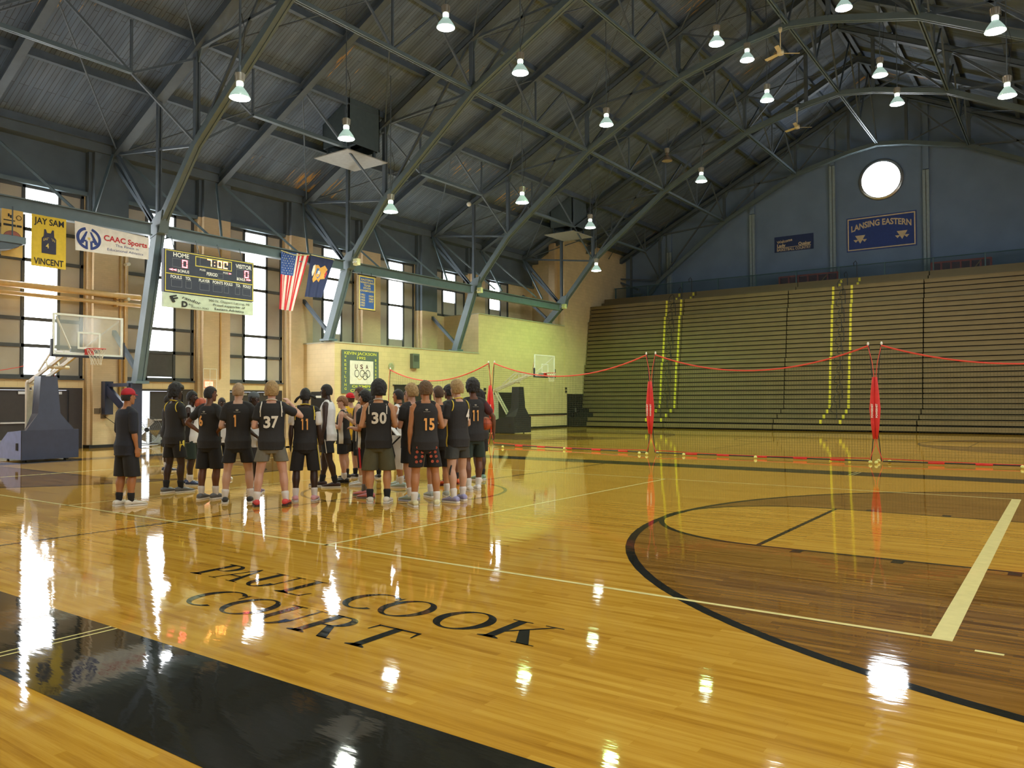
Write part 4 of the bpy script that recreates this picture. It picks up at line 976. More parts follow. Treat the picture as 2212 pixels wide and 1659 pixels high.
# state flag
XF = -25.46
t = thing('hanging_flag', 'dark blue state flag with a gold crest hanging from the beam beside the striped flag', 'flag', onX(690, 600, XF))
q = [onX(*p, XF) for p in ((658, 641), (693, 643), (721, 562), (671, 551))]
s = cloth_quad(1, 1, q[0], q[1], q[2], q[3], lambda u, v: .045*math.sin(u*14+2*v)*(1.2-v)+.02*math.sin(u*9))
s.rect(MB(), 0, 0, 1, 1, 0, 30, 20).build('cloth', mat('flag_navy', rgb(38, 46, 84), .8), t, True)
def crest(mm, pts, off=.012): e = MB(); s.poly(e, pts, off); return e.build('crest', mm, t)
crest(mat('crest_gold', rgb(214, 158, 74), .7), [(.22, .78), (.40, .80), (.52, .74), (.70, .82), (.84, .72), (.78, .60), (.84, .48), (.66, .46), (.60, .38), (.46, .44), (.34, .36), (.26, .44), (.30, .58)])
crest(WHT, [(.18, .76), (.26, .80), (.30, .66), (.26, .54), (.20, .50), (.14, .60)], .016)
crest(mat('crest_blue', rgb(70, 110, 170), .7), [(.36, .72), (.58, .72), (.60, .54), (.48, .46), (.36, .54)], .016)
crest(WHT, [(.42, .66), (.54, .66), (.54, .58), (.42, .58)], .020); crest(REDC, [(.80, .70), (.86, .62), (.84, .50), (.79, .52)], .018)
MB().tube([q[3]+Vector((.02, 0, .01)), q[2]+Vector((.02, 0, .01))], .018).build('header_cord', MATS['cream_cord'], t)

# scoreboard
XS = -25.25
TL, TR, BR, BL = onX(355, 530, XS), onX(549, 573, XS), onX(547, 682, XS), onX(353, 661, XS)
y0, y1, z1, z0 = (TL.y+BL.y)/2, (TR.y+BR.y)/2, (TL.z+TR.z)/2, (BL.z+BR.z)/2
W_, H_ = y1-y0, z1-z0
t = thing('scoreboard', 'navy and yellow electronic scoreboard with a pale advertising panel, hung under the beam', 'scoreboard', (XS, (y0+y1)/2, z0))
hs = H_*.255
MB().box(XS-.16, XS, y0, y1, z0+hs, z1).build('case', mat('scoreboard_navy', rgb(44, 48, 66), .5), t)
MB().box(XS-.14, XS-.02, y0, y1, z0, z0+hs-.01).build('advert_panel', mat('advert_pale', rgb(190, 200, 178), .6), t)
s = Sheet((XS, y0, z0), (0, 1, 0), (0, 0, 1), (1, 0, 0))
e = MB(); s.frame(e, .04, hs+.03, W_-.03, H_-.03, .03, .006); s.rect(e, .05, hs+(H_-hs)*.425, W_-.04, hs+(H_-hs)*.445, .006)
u0, u1, v0, v1 = W_*.325, W_*.735, hs+(H_-hs)*.69, hs+(H_-hs)*.93; s.frame(e, u0, v0, u1, v1, .03, .006)
e.build('yellow_line', mat('yellow_line', rgb(216, 200, 80), .5), t)
e = MB(); T = lambda tx, u, v, w, h, b=.02: s.text(e, tx, W_*u, hs+(H_-hs)*v, W_*w, (H_-hs)*h, .006, bold=b)
T('HOME', .175, .84, .165, .10); T('VISITOR', .875, .80, .19, .10); T('BONUS', .20, .49, .12, .065); T('BONUS', .845, .50, .10, .065)
T('POSS', .405, .60, .062, .045, .01); T('POSS', .665, .61, .058, .045, .01); T('PERIOD', .51, .51, .12, .08)
T('FOULS', .125, .335, .115, .07); T('TOL', .25, .335, .06, .07); T('PLAYER', .425, .335, .12, .07); T('POINTS', .575, .335, .115, .07); T('FOULS', .695, .335, .095, .07); T('TOL', .81, .335, .055, .07); T('FOULS', .915, .335, .09, .07)
e.build('lettering', mat('board_white', rgb(235, 235, 230), .6), t)
e = MB()
for (a, b, c, d) in ((.085, .60, .255, .80), (.375, .72, .705, .90), (.79, .57, .95, .77), (.575, .47, .635, .60), (.075, .14, .185, .31), (.225, .14, .285, .31), (.375, .14, .48, .31), (.52, .14, .625, .31), (.645, .14, .70, .31), (.775, .14, .83, .31), (.865, .14, .965, .31)):
    e = MB(); s.frame(e, W_*a, hs+(H_-hs)*b, W_*c, hs+(H_-hs)*d, .008, .006); e.build('digit_frame', mat('thin_grey_line', rgb(130, 134, 140), .5), t)
def seg_digit(mb, u, v, w, h, segs):
    th = h*.13
    S = {'a': (0, h-th, w, h), 'g': (0, h/2-th/2, w, h/2+th/2), 'd': (0, 0, w, th), 'f': (0, h/2+.01, th, h-.01), 'e': (0, .01, th, h/2-.01), 'b': (w-th, h/2+.01, w, h-.01), 'c': (w-th, .01, w, h/2-.01)}
    for k in segs: a = S[k]; s.rect(mb, u+a[0], v+a[1], u+a[2], v+a[3], .010)
M_RED = emis('red_digits', (1.0, .03, .06, 1), 6); M_AMB = emis('amber_digits', (1.0, .33, .04, 1), 6)
e = MB(); hh = (H_-hs); seg_digit(e, W_*.185, hs+hh*.61, W_*.055, hh*.18, 'abcdef'); e.build('lit_digit', M_RED, t); e = MB(); seg_digit(e, W_*.885, hs+hh*.585, W_*.05, hh*.18, 'abcdef'); e.build('lit_digit', M_RED, t); e = MB()
s.text(e, '<<', W_*.09, hs+hh*.505, W_*.075, hh*.05, .01, bold=.05); e.build('lit_arrow', M_RED, t); e = MB(); s.text(e, '>>', W_*.935, hs+hh*.515, W_*.055, hh*.05, .01, bold=.05); e.build('lit_arrow', M_RED, t); e = MB(); s.text(e, '>', W_*.715, hs+hh*.61, W_*.025, hh*.04, .01, bold=.05)
e.build('lit_arrow', M_RED, t)
e = MB(); seg_digit(e, W_*.455, hs+hh*.735, W_*.05, hh*.17, 'abc'); e.build('lit_digit', M_AMB, t); e = MB(); seg_digit(e, W_*.57, hs+hh*.735, W_*.05, hh*.17, 'abcdef'); e.build('lit_digit', M_AMB, t); e = MB(); seg_digit(e, W_*.635, hs+hh*.735, W_*.05, hh*.17, 'abdef'); e.build('lit_digit', M_AMB, t); e = MB()
s.rect(e, W_*.532, hs+hh*.84, W_*.542, hs+hh*.86, .01); s.rect(e, W_*.532, hs+hh*.76, W_*.542, hs+hh*.78, .01); e.build('lit_colon', M_AMB, t)
e = MB(); s.text(e, 'F', W_*.125, hs*.42, W_*.075, hs*.42, .006, bold=.04, shear=-.3, rot=.25); s.text(e, 'randor', W_*.285, hs*.52, W_*.20, hs*.20, .006, bold=.01, shear=.3, rot=-.22); s.text(e, 'D', W_*.215, hs*.12, W_*.06, hs*.36, .006, bold=.05); s.text(e, 'eli', W_*.275, hs*.25, W_*.045, hs*.14, .006, shear=.3, rot=-.3)
s.text(e, 'PH:351-9342', W_*.38, hs*.08, W_*.19, hs*.12, .006); s.text(e, '300 N. Clippert Lansing, MI', W_*.71, hs*.68, W_*.47, hs*.15, .006); s.text(e, 'Proud supporter of', W_*.71, hs*.41, W_*.37, hs*.15, .006, bold=.01); s.text(e, 'Eastern Athletics', W_*.71, hs*.12, W_*.34, hs*.16, .006, bold=.01)
e.build('advert_lettering', BLKC, t)
for f in (.12, .38, .62, .88): MB().tube([(XS-.08, y0+W_*f, z1-.02), (XS-.3, y0+W_*f, 7.45)], .012).build('hanger', M_STEEL_D, t)

# green felt banner on the block wall
XK = XB+0.03
a = onX(737, 850, XK); b = onX(818, 765, XK); c = onX(737, 755, XK); w_, h_ = b.y-a.y, c.z-a.z
t = thing('wall_banner', 'grey-green felt banner with yellow letters around a white panel of linked rings', 'banner', (XK, (a.y+b.y)/2, a.z))
s = Sheet((XK, a.y, a.z), (0, 1, 0), (0, 0, 1), (1, 0, 0), ribs(.008, 4))
s.rect(MB(), 0, 0, w_, h_, .01, 14, 10, thick=.006).build('felt', mat('grey_green_felt', rgb(92, 104, 96), .9), t)
e = MB(); T2 = lambda tx, u, v, w, h, bo=.02: s.text(e, tx, w_*u, h_*v, w_*w, h_*h, .018, bold=bo)
T2('KEVIN JACKSON', .5, .90, .86, .065); T2('1992', .52, .80, .22, .06); T2('OLYMPIC', .56, .14, .58, .06); T2('CHAMPION', .56, .04, .66, .06)
for k, ch in enumerate('WRESTLING'): T2(ch, .10, .82-.092*k, .055 if ch != 'I' else .02, .055)
for k, ch in enumerate('BISONE'[:6]): T2('BISHEE'[k] if False else 'BISSEE'[k], .91, .77-.085*k, .045 if k != 1 else .015, .05)
e.build('lettering', mat('felt_yellow', rgb(206, 206, 80), .8), t)
e = MB(); s.rect(e, w_*.215, h_*.22, w_*.84, h_*.765, .016, 6, 6); e.build('white_panel', WHT, t)
e = MB()
for k, ch in enumerate('USA'): s.text(e, ch, w_*(.385+.14*k), h_*.58, w_*.07, h_*.10, .022, bold=.02)
e.build('lettering', mat('maroon_print', rgb(80, 30, 36), .8), t)
e = MB(); rr_ = w_*.065
for u, v in ((.40, .47), (.545, .47), (.69, .47), (.62, .41)): s.ring(e, w_*u, h_*v, rr_, rr_*.82, .022, kv=1.15)
e.build('ring_emblem', BLKC, t)
e = MB(); s.ring(e, w_*.475, h_*.41, rr_, rr_*.86, .021, 180, 360, kv=1.15); e.build('ring_emblem', GOLD, t)

# painted boards on the gable wall
YB = YG-0.08
def gable_board(lab, pts, col):
    tl, tr, br, bl = [onY(*p, YB) for p in pts]
    x0, x1, z0, z1 = (tl.x+bl.x)/2, (tr.x+br.x)/2, (bl.z+br.z)/2, (tl.z+tr.z)/2
    t = thing('gable_sign', lab, 'sign board', ((x0+x1)/2, YB, z0))
    MB().box(x0, x1, YB, YB+.04, z0, z1).build('board', col, t)
    return t, Sheet((x0, YB, z0), (1, 0, 0), (0, 0, 1), (0, -1, 0)), x1-x0, z1-z0
t, s, w_, h_ = gable_board('large framed blue board lettered in an arch under the round window', ((1829, 473), (1980, 453), (1980, 530), (1829, 545)), mat('gable_blue', rgb(44, 70, 140), .6))
e = MB(); s.frame(e, w_*.015, h_*.03, w_*.985, h_*.97, w_*.018, .006); s.text(e, 'LANSING EASTERN', w_*.5, h_*.58, w_*.86, h_*.17, .006, bold=.03, arc=h_*.12)
for u in (.20, .80):
    for q in ([(-.075, .10), (.075, .10), (.0, -.14)], [(-.10, -.02), (-.02, -.02), (-.065, -.10)], [(.10, -.02), (.02, -.02), (.065, -.10)]): s.poly(e, [(w_*(u+a), h_*(.36+b)) for a, b in q], .007)
e.build('lettering', CREAM2, t)
t, s, w_, h_ = gable_board('small dark blue welcome board with cream lettering on the gable wall', ((1673, 513), (1757, 503), (1757, 537), (1673, 546)), mat('gable_navy', rgb(36, 54, 98), .6))
e = MB(); s.text(e, 'Welcome', w_*.27, h_*.60, w_*.40, h_*.18, .006, bold=.02, rot=.12); s.text(e, 'Lady', w_*.18, h_*.32, w_*.22, h_*.2, .006, bold=.04); s.text(e, 'Quaker', w_*.78, h_*.32, w_*.32, h_*.2, .006, bold=.04)
s.rect(e, w_*.06, h_*.26, w_*.94, h_*.29, .006); s.text(e, 'BASKETBALL COUNTRY', w_*.5, h_*.06, w_*.87, h_*.17, .006, bold=.02)
e.build('lettering', CREAM2, t)
# ================================================================== BASKETBALL GOALS
M_PAD = mat('navy_vinyl_pad', rgb(44, 50, 72), .35, spec=.5); M_PADB = mat('pale_blue_side_panel', rgb(150, 164, 214), .4); M_CREAMST = mat('cream_steel', rgb(216, 206, 186), .4)
M_RIM = mat('orange_rim', rgb(200, 60, 50), .4); M_NETC = mat('white_net_cord', rgb(225, 220, 205), .8); M_BFR = mat('white_backboard_frame', rgb(222, 224, 212), .4)
M_EDGE = mat('black_edge_pad', rgb(34, 36, 44), .5)
def goal(xf, yc, lab, pad, dark, sidecol, fwd=0.0):
    """xf = face of the glass; goal faces +X, its base stands behind toward the wall"""
    t = thing('basketball_goal', lab, 'basketball hoop', (xf-3.0, yc, 0))
    zb, zt = 2.88, 3.96; yl, yr = yc-.92, yc+.92
    bb = MB().box(xf-.02, xf-.008, yl+.03, yr-.03, zb+.03, zt-.03).build('backboard', M_GLASS, t)
    fr = MB()
    for a in ((yl, yr, zb, zb+.05), (yl, yr, zt-.05, zt), (yl, yl+.05, zb+.05, zt-.05), (yr-.05, yr, zb+.05, zt-.05)): fr.box(xf-.045, xf, *a)
    fr.build('frame', M_BFR, bb)
    sq = MB()
    for a in ((-.30, .30, 3.05, 3.10), (-.30, .30, 3.46, 3.51), (-.30, -.25, 3.10, 3.46), (.25, .30, 3.10, 3.46)): sq.box(xf-.006, xf, yc+a[0], yc+a[1], a[2], a[3])
    sq.build('target_square', M_BFR, bb)
    ed = MB(); ed.box(xf-.07, xf+.02, yl-.03, yr+.03, zb-.06, zb)
    for s in (-1, 1): ye = yl-.04 if s < 0 else yr; ed.box(xf-.07, xf+.02, ye, ye+.04, zb-.06, zb+.40)
    ed.build('edge_pad', M_EDGE, bb)
    rim = MB(); c = (xf+.15+.229, yc, 3.05); pts = [(c[0]+.229*math.cos(a), c[1]+.229*math.sin(a), 3.05) for a in [2*math.pi*k/28 for k in range(28)]]
    rim.tube(pts, .010, 8, closed=True); rim.box(xf, xf+.16, yc-.08, yc+.08, 3.035, 3.055); rim.box(xf, xf+.02, yc-.12, yc+.12, 2.90, 3.06)
    rm = rim.build('rim', M_RIM, t)
    nt = MB(); n = 12; rows = [(.225, 0), (.205, .09), (.175, .18), (.145, .27), (.125, .36), (.135, .43)]
    for k in range(n):
        for i in range(len(rows)-1):
            for d in (0, 1):
                a0 = 2*math.pi*(k+(i % 2)*.5)/n; a1 = a0+(math.pi/n)*(1 if d else -1)
                r0, z0_ = rows[i]; r1, z1_ = rows[i+1]
                nt.tube([(c[0]+r0*math.cos(a0), c[1]+r0*math.sin(a0), 3.05-z0_), (c[0]+r1*math.cos(a1), c[1]+r1*math.sin(a1), 3.05-z1_)], .004, 4, cap=False)
    nt.build('net', M_NETC, rm)
    # glass braces
    for s in (-1, 1):
        MB().bar((xf-.05, yc+s*.82, zt-.09), (xf-.75, yc+s*.10, 3.02), .035, .035).build('brace', M_CREAMST, t)
    MB().box(xf-.10, xf-.03, yc-.45, yc+.30, 2.96, 3.05).build('mount', M_EDGE, t)
    xr = xf-3.15     # rear mast
    am = MB()
    for s in (-.16, .16):
        am.bar((xf-.08, yc+s, 2.98), (xf-1.0, yc+s, 2.98), .05, .09); am.bar((xf-1.0, yc+s, 2.96), (xr, yc+s, 2.22), .06, .10)
        am.bar((xf-1.05, yc+s, 3.02), (xf-1.75, yc+s, 3.08), .04, .05); am.bar((xf-1.75, yc+s, 3.08), (xf-2.55, yc+s, 2.52), .04, .05); am.bar((xf-1.5, yc+s, 3.06), (xf-1.5, yc+s, 2.78), .04, .04); am.bar((xf-2.1, yc+s, 2.82), (xf-2.0, yc+s, 2.6), .04, .04)
    am.tube([(xf-1.75, yc-.3, 2.62), (xf-1.75, yc+.3, 2.62)], .05); am.tube([(xr, yc-.22, 2.22), (xr, yc+.22, 2.22)], .06)
    am.build('boom', M_CREAMST, t)
    ms = MB()
    for s in (-.20, .20): ms.bar((xr+.03, yc+s, .3), (xr, yc+s, 2.22), .08, .10, (1, 0, 0))
    ms.box(xr-.03, xr+.04, yc-.2, yc+.2, .5, 2.0)
    ms.build('mast', M_CREAMST, t)
    MB().bar((xr+.1, yc-.1, 2.1), (xr+.9, yc-.1, .9), .06, .06).build('brace', M_CREAMST, t)
    MB().bar((xr+.1, yc+.1, 2.1), (xr+.9, yc+.1, .9), .06, .06).build('brace', M_CREAMST, t)
    # padded tower and base
    xb0, xb1 = xf-2.7-1.2+fwd*.5, xf-2.2+fwd
    tw = MB(); tw.hexa([(xb1-.85, yc-.30, .85), (xb1-.0, yc-.62, .85), (xb1-.0, yc+.68, .85), (xb1-.85, yc+.30, .85), (xb1-.55, yc-.24, 1.32), (xb1-.02, yc-.30, 1.32), (xb1-.02, yc+.30, 1.32), (xb1-.55, yc+.24, 1.32)])
    tw.hexa([(xb1-.55, yc-.24, 1.30), (xb1-.02, yc-.30, 1.30), (xb1-.02, yc+.30, 1.30), (xb1-.55, yc+.24, 1.30), (xb1-.50, yc-.20, 2.38), (xb1-.06, yc-.22, 2.38), (xb1-.06, yc+.22, 2.38), (xb1-.50, yc+.20, 2.38)])
    tw.build('tower_pad', pad, t)
    bs = MB(); bs.box(xb1-.06, xb1, yc-.72, yc+.80, .04, .86); bs.build('front_pad', pad, t)
    bp = MB(); pr = [(xb1-.06, .05), (xb1-.06, .86), (xb1-.9, .80), (xb0, .30), (xb0, .05)]
    bp.prism(pr, yc-.72, yc-.66, 'xz'); bp.build('side_panel', sidecol, t)
    MB().prism(pr, yc+.74, yc+.80, 'xz').build('side_panel', sidecol, t)
    b2 = MB(); b2.prism([(xb1-.07, .06), (xb1-.07, .8), (xb1-.9, .74), (xb0+.02, .26), (xb0+.02, .06)], yc-.65, yc+.73, 'xz'); b2.build('base_weight', dark, t)
    MB().box(xb1-.35, xb1-.22, yc-.735, yc-.718, .3, .5).build('hand_hole', M_BLACK, t)
    for xx in (xb1-.3, xb0+.3):
        for s in (-.5, .55): MB().lathe([(.05, -.02), (.05, .02)], (xx, yc+s, .05), 14, 'y').build('wheel', M_BLACK, t)
    return t
goal(-21.35, 10.43, 'portable basketball goal with navy padded base at the left, near the tall windows', M_PAD, M_PAD, M_PADB)
goal(-21.4, 32.85, 'portable basketball goal with black base standing behind the long net by the green-lit wall', M_EDGE, M_EDGE, M_EDGE, .8)

# ================================================================== THE LONG HITTING NET
M_REDF = mat('red_fabric', rgb(206, 44, 40), .7); M_REDB = mat('red_band', rgb(214, 70, 54), .6); M_NETM = mat('dark_net_mesh', rgb(58, 60, 38), .8)
POSTS = [(-24.2, 24.6), (-17.32, 22.95), (-10.42, 21.9), (-4.08, 21.85), (2.6, 22.4)]
LBL = ['red and black net section farthest left, in front of the felt banner and block wall', 'red and black net section spanning in front of the far basketball goal', 'red and black net section across the first bleacher stairs', 'red and black net section at the right, running out of the picture']
def curve_top(a, b, n=24, sag=.56):
    return [(a[0]+(b[0]-a[0])*k/n, a[1]+(b[1]-a[1])*k/n, 3.03-sag*4*(k/n)*(1-k/n)) for k in range(n+1)]
for i, (a, b) in enumerate(zip(POSTS, POSTS[1:])):
    a = Vector((a[0], a[1], 0)); b = Vector((b[0], b[1], 0)); d = (b-a).normalized()
    a = a+d*.16; b = b-d*.16
    t = thing('practice_net', LBL[i], 'sports net', (a+b)/2, 'net sections joined in a row')
    top = curve_top(a, b); MB().tube(top, .022, 6).build('top_band', M_REDB, t)
    bt = MB(); bt.tube([(a.x, a.y, .05), (b.x, b.y, .05)], .018, 6); bt.build('bottom_pole', M_BLACK, t)
    for f in (.16, .32, .50, .68, .84):
        p = a+(b-a)*f; q = p+d*.36; MB().tube([(p.x, p.y, .05), (q.x, q.y, .05)], .027, 8).build('pole_sleeve', M_REDF, t)
    MB().tube([(a.x+(b.x-a.x)*k/12, a.y+(b.y-a.y)*k/12, .12-.05*math.sin(math.pi*k/12)) for k in range(13)], .010, 5).build('bottom_cord', M_REDF, t)
    # uprights at each end bow apart from the shared foot
    for e, o, sg in ((a, b, 1), (b, a, -1)):
        dd = d*sg
        P = [e-dd*.0+Vector((0,0,.05)), e-dd*.13+Vector((0,0,.45)), e-dd*.16+Vector((0,0,.8)), e-dd*.12+Vector((0,0,1.5)), e-dd*.14+Vector((0,0,2.2)), e-dd*.10+Vector((0,0,2.6)), e+Vector((0,0,3.03))]
        MB().tube(P, .009, 6).build('edge_cord', M_REDB, t)
        MB().tube([e-dd*.28+Vector((0,.03,.05)), e-dd*.15+Vector((0,.03,1.5)), e-dd*.02+Vector((0,.03,3.05))], .012, 6).build('upright_pole', M_BLACK, t)
        MB().lathe([(.014, 3.04), (.03, 3.07), (.018, 3.13)], (e.x, e.y+.02, 0), 8).build('pole_tip', M_WHITE, t)
    m = MB(); L_ = (b-a).length; n = int(L_/.07)
    for k in range(n+1):
        f = k/n; zt = 3.03-.56*4*f*(1-f); p = a+(b-a)*f
        m.bar((p.x, p.y, .06), (p.x, p.y, zt), .0042, .0042, (1, 0, 0))
    z = .12
    while z < 3.0:
        # extent where the sagging top is above z
        c = (3.03-z)/(.56*4); 
        if c >= .25: iv = [(0, 1)]
        else:
            r = math.sqrt(.25-c); iv = [(0, .5-r), (.5+r, 1)]
        for f0, f1 in iv:
            p, q = a+(b-a)*f0, a+(b-a)*f1; m.bar((p.x, p.y, z), (q.x, q.y, z), .0042, .0042)
        z += .07
    mo = m.build('mesh', M_NETM, t); mo['kind'] = 'stuff'
NET_BAGS = []
for i, (x, y) in enumerate(POSTS[1:]):
    lab = ['slim pair of red sleeves wrapped round the net posts beside the tall-haired players', 'red sleeve wrapped round the net posts in front of the left bleacher stairs', 'red sleeve wrapped round the net posts in front of the middle bleacher stairs', None][i]
    if lab is None: continue
    t = thing('post_bag', lab, 'post sleeve', (x, y, .75), 'red sleeves on the net posts')
    for s in (-1, 1):
        o = .055 if i == 0 else .04
        P = [(x+s*.035, y-.05, .62), (x+s*o*1.2, y-.05, 1.0), (x+s*o*1.5, y-.05, 1.4), (x+s*o*1.1, y-.05, 1.9), (x+s*.03, y-.05, 2.22)]
        bgo = MB().tube(P, [.025, .055, .075, .05, .03], 12).build('sleeve', M_REDF, t, True)
        sh = Sheet((x+s*o*1.35-.02, y-.128, 1.15), (0, 0, 1), (-1, 0, 0), (0, -1, 0)); e = MB(); sh.text(e, 'POWERNET', .2, -.04, .36, .045, .006, bold=.03); e.build('lettering', M_WHITE, bgo)
# loose yellow-white practice balls by the poles
M_TB = mat('pale_yellow_ball', rgb(214, 216, 130), .7)
BL_ = [(1042, 962, 'beside the first net post'), (1086, 968, 'just right of the first net post'), (1219, 972, 'under the middle of the second net section'), (1381, 982, 'left of the second net post'), (1397, 983, 'touching the foot of the second net post'), (1420, 981, 'right of the second net post foot'), (1477, 985, 'under the third net section near the stairs'), (1632, 991, 'alone under the third net section'), (1880, 1002, 'left of the third net post foot'), (1893, 1003, 'in front of the third net post foot'), (1898, 999, 'behind the third net post foot'), (1922, 1001, 'right of the third net post foot'), (2209, 1013, 'at the right edge of the picture')]
for k, (px, py, w) in enumerate(BL_):
    p = gnd(px, py); o = MB().sphere((p.x, p.y, .045), .045, 14, 10).build('practice_ball', M_TB, None, True)
    tag(o, 'small pale yellow ball on the floor '+w, 'ball', 'practice balls along the net')

# second net folded beside the left goal
t = thing('folded_net', 'red net sleeve and cord standing behind the left basketball goal', 'sports net', (-27.0, 12.1, 0))
MB().tube([(-27.0, 12.08, 1.0), (-27.0, 12.1, 1.6), (-27.0, 12.12, 2.35)], [.04, .075, .03], 10).build('sleeve', M_REDF, t, True)
MB().tube([(-27.0, 12.12, 2.3), (-27.02, 12.05, 2.9), (-27.0, 12.05, 3.1)], .008, 5).build('edge_cord', M_REDB, t)
MB().tube([(-27.0, 12.15, .02), (-27.0, 12.1, 1.6), (-27.0, 12.05, 3.1)], .012, 6).build('upright_pole', M_BLACK, t)
MB().tube([(-27.0, 12.05, 3.08), (-27.0, 11.0, 2.75), (-27.0, 9.6, 2.45)], .012, 6).build('top_band', M_REDB, t)

# ================================================================== BLEACHERS
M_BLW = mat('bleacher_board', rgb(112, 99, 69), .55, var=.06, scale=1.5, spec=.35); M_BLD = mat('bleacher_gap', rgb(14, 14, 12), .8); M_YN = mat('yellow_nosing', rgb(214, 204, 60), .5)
M_RAILB = mat('black_rail', rgb(26, 30, 36), .4)
ROWZ = [.36+.2655*k for k in range(29)]
def row_front(k):
    if k == 0: return 43.15
    if k == 1: return 43.85
    if k == 2: return 44.55
    y = 45.1+.035*(k-3)
    if k >= 14: y += .14
    if k >= 25: y += .16
    return y
BANKS = [(-26.42, -19.7, 'bleacher bank at the left against the green-lit wall, beside the first stair strips', -20.9), (-19.66, -13.25, 'bleacher bank between the first stairs and the middle stairs, left half', None), (-13.2, -6.2, 'bleacher bank with the middle yellow-edged stairs under the round window', -10.8), (-6.15, .85, 'bleacher bank right of the middle stairs', None), (.9, XR-.1, 'bleacher bank farthest right, mostly outside the picture', None)]
for bi, (x0, x1, lab, aisle) in enumerate(BANKS):
    t = thing('bleacher_bank', lab, 'bleachers', ((x0+x1)/2, 44, 0), 'pushed-in bleacher banks')
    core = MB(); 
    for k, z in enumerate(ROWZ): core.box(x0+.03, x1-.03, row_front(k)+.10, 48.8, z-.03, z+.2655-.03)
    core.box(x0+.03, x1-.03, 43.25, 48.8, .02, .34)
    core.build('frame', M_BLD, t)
    xs0 = x0 if bi else x0
    MB().box((-24.9 if bi == 0 else x0), x1, 43.0, 43.14, .10, .32).build('kick_board', M_BLW, t)
    for k, z in enumerate(ROWZ):
        a = x0
        if bi == 0: a = [-24.9, -24.9, -25.6][k] if k < 3 else x0
        y = row_front(k)
        b = MB(); b.box(a, x1, y, y+.05, z+.055, z+.2655-.005); b.box(a, x1, y-.02, y+.75 if k < 3 else y+.30, z+.2655-.03, z+.2655)
        ro = b.build('seat_row', M_BLW, t)
    # stepped rows at the very top, and the walkway
    for k, (y, z) in enumerate(((47.75, 7.86), (48.15, 8.18), (48.6, 8.50))):
        b = MB(); b.box(x0, x1, y-.35, y+.75, z+.0, z+.26); b.build('seat_row', M_BLW, t)
    if aisle is not None:
        for xa in (aisle, aisle+.98):
            nm = MB()
            nz = []
            for k, z in enumerate(ROWZ): nz.append((row_front(k)-.025, z+.05))
            nz += [(47.38, 7.87), (47.78, 8.19), (48.23, 8.51)]
            for y, z in nz: MB().box(xa, xa+.12, y-.005, y+.03, z, z+.205).build('stair_nosing', M_YN, t)
        # folded stair handrails, hooked loops over one another
        for k in (1, 3, 5, 7, 9, 11, 13, 15, 17, 19, 21, 23, 25, 27):
            y = row_front(k)-.08; z = ROWZ[k]; xx = aisle+.52+(.10 if k % 4 == 1 else -.03)
            P = [(xx+.1, y, z), (xx+.1, y, z+.75), (xx+.04, y-.04, z+.86), (xx-.08, y-.1, z+.80), (xx-.16, y-.15, z+.62), (xx-.14, y-.15, z+.42), (xx-.03, y-.1, z+.38)]
            MB().tube(P, .018, 6).build('stair_handrail', M_RAILB, t)
        for k, (y, z) in enumerate(((47.5, 7.9), (48.3, 8.6))):
            xx = aisle+.55+.35*k
            MB().tube([(xx, y, z), (xx, y, z+1.0), (xx-.06, y-.04, z+1.12), (xx-.16, y-.08, z+1.0), (xx-.14, y-.08, z+.8)], .022, 6).build('stair_handrail', M_RAILB, t)
# concrete deck behind the bleachers
struct('floor_balcony', MB().box(XB, XR, 48.85, YG, 7.9, 8.45), mat('balcony_concrete', rgb(84, 96, 100), .8))
# balcony railing
M_TEAL = mat('teal_rail', rgb(60, 92, 100), .35, spec=.6); M_MESH = mat('teal_rail_mesh', rgb(60, 88, 96), .6, alpha=.18)
t = thing('balcony_railing', 'long teal pipe railing along the top of the bleachers', 'railing', (-10, 49.3, 8.45))
YR_ = 49.3
MB().tube([(XB+.3, YR_, 9.62), (XR-.2, YR_, 9.62)], .03, 8).build('top_rail', M_TEAL, t); MB().box(XB+.3, XR-.2, YR_-.02, YR_+.02, 8.66, 8.80).build('bottom_rail', M_TEAL, t)
MB().box(XB+.3, XR-.2, YR_-.004, YR_+.004, 8.80, 9.60).build('infill_mesh', M_MESH, t)
x = XB+.4
while x < XR-.2:
    MB().box(x-.035, x+.035, YR_-.035, YR_+.035, 8.45, 9.62).build('rail_post', M_TEAL, t); x += 2.5
# stored red bench units behind the railing
M_SEATR = mat('dark_red_bench', rgb(150, 66, 60), .6); M_SEATD = mat('dark_bench_panel', rgb(84, 40, 48), .6)
for (x0, x1, lab) in ((-14.9, -11.4, 'row of stored dark red folding benches behind the railing, left of the middle pilaster'), (-6.3, -3.4, 'row of stored dark red folding benches behind the railing, right of the pilaster')):
    t = thing('stored_bench', lab, 'bench', ((x0+x1)/2, 50.3, 8.45))
    fr = MB(); fr.box(x0, x1, 50.2, 50.6, 8.46, 8.62); fr.box(x0, x1, 50.2, 50.3, 9.42, 9.52)
    n = 6
    for k in range(n+1):
        xx = x0+(x1-x0)*k/n; fr.box(xx-.05, xx+.05, 50.18, 50.4, 8.6, 9.5)
    fr.build('frame', M_SEATR, t)
    for k in range(n): MB().box(x0+(x1-x0)*k/n+.07, x0+(x1-x0)*(k+1)/n-.07, 50.24, 50.3, 8.64, 9.4).build('seat_panel', M_SEATD, t)
    MB().bar((x0+(x1-x0)*.66, 50.15, 8.7), (x0+(x1-x0)*.84, 50.15, 9.4), .08, .05).build('brace', mat('bare_wood_brace', rgb(150, 116, 76), .6), t)

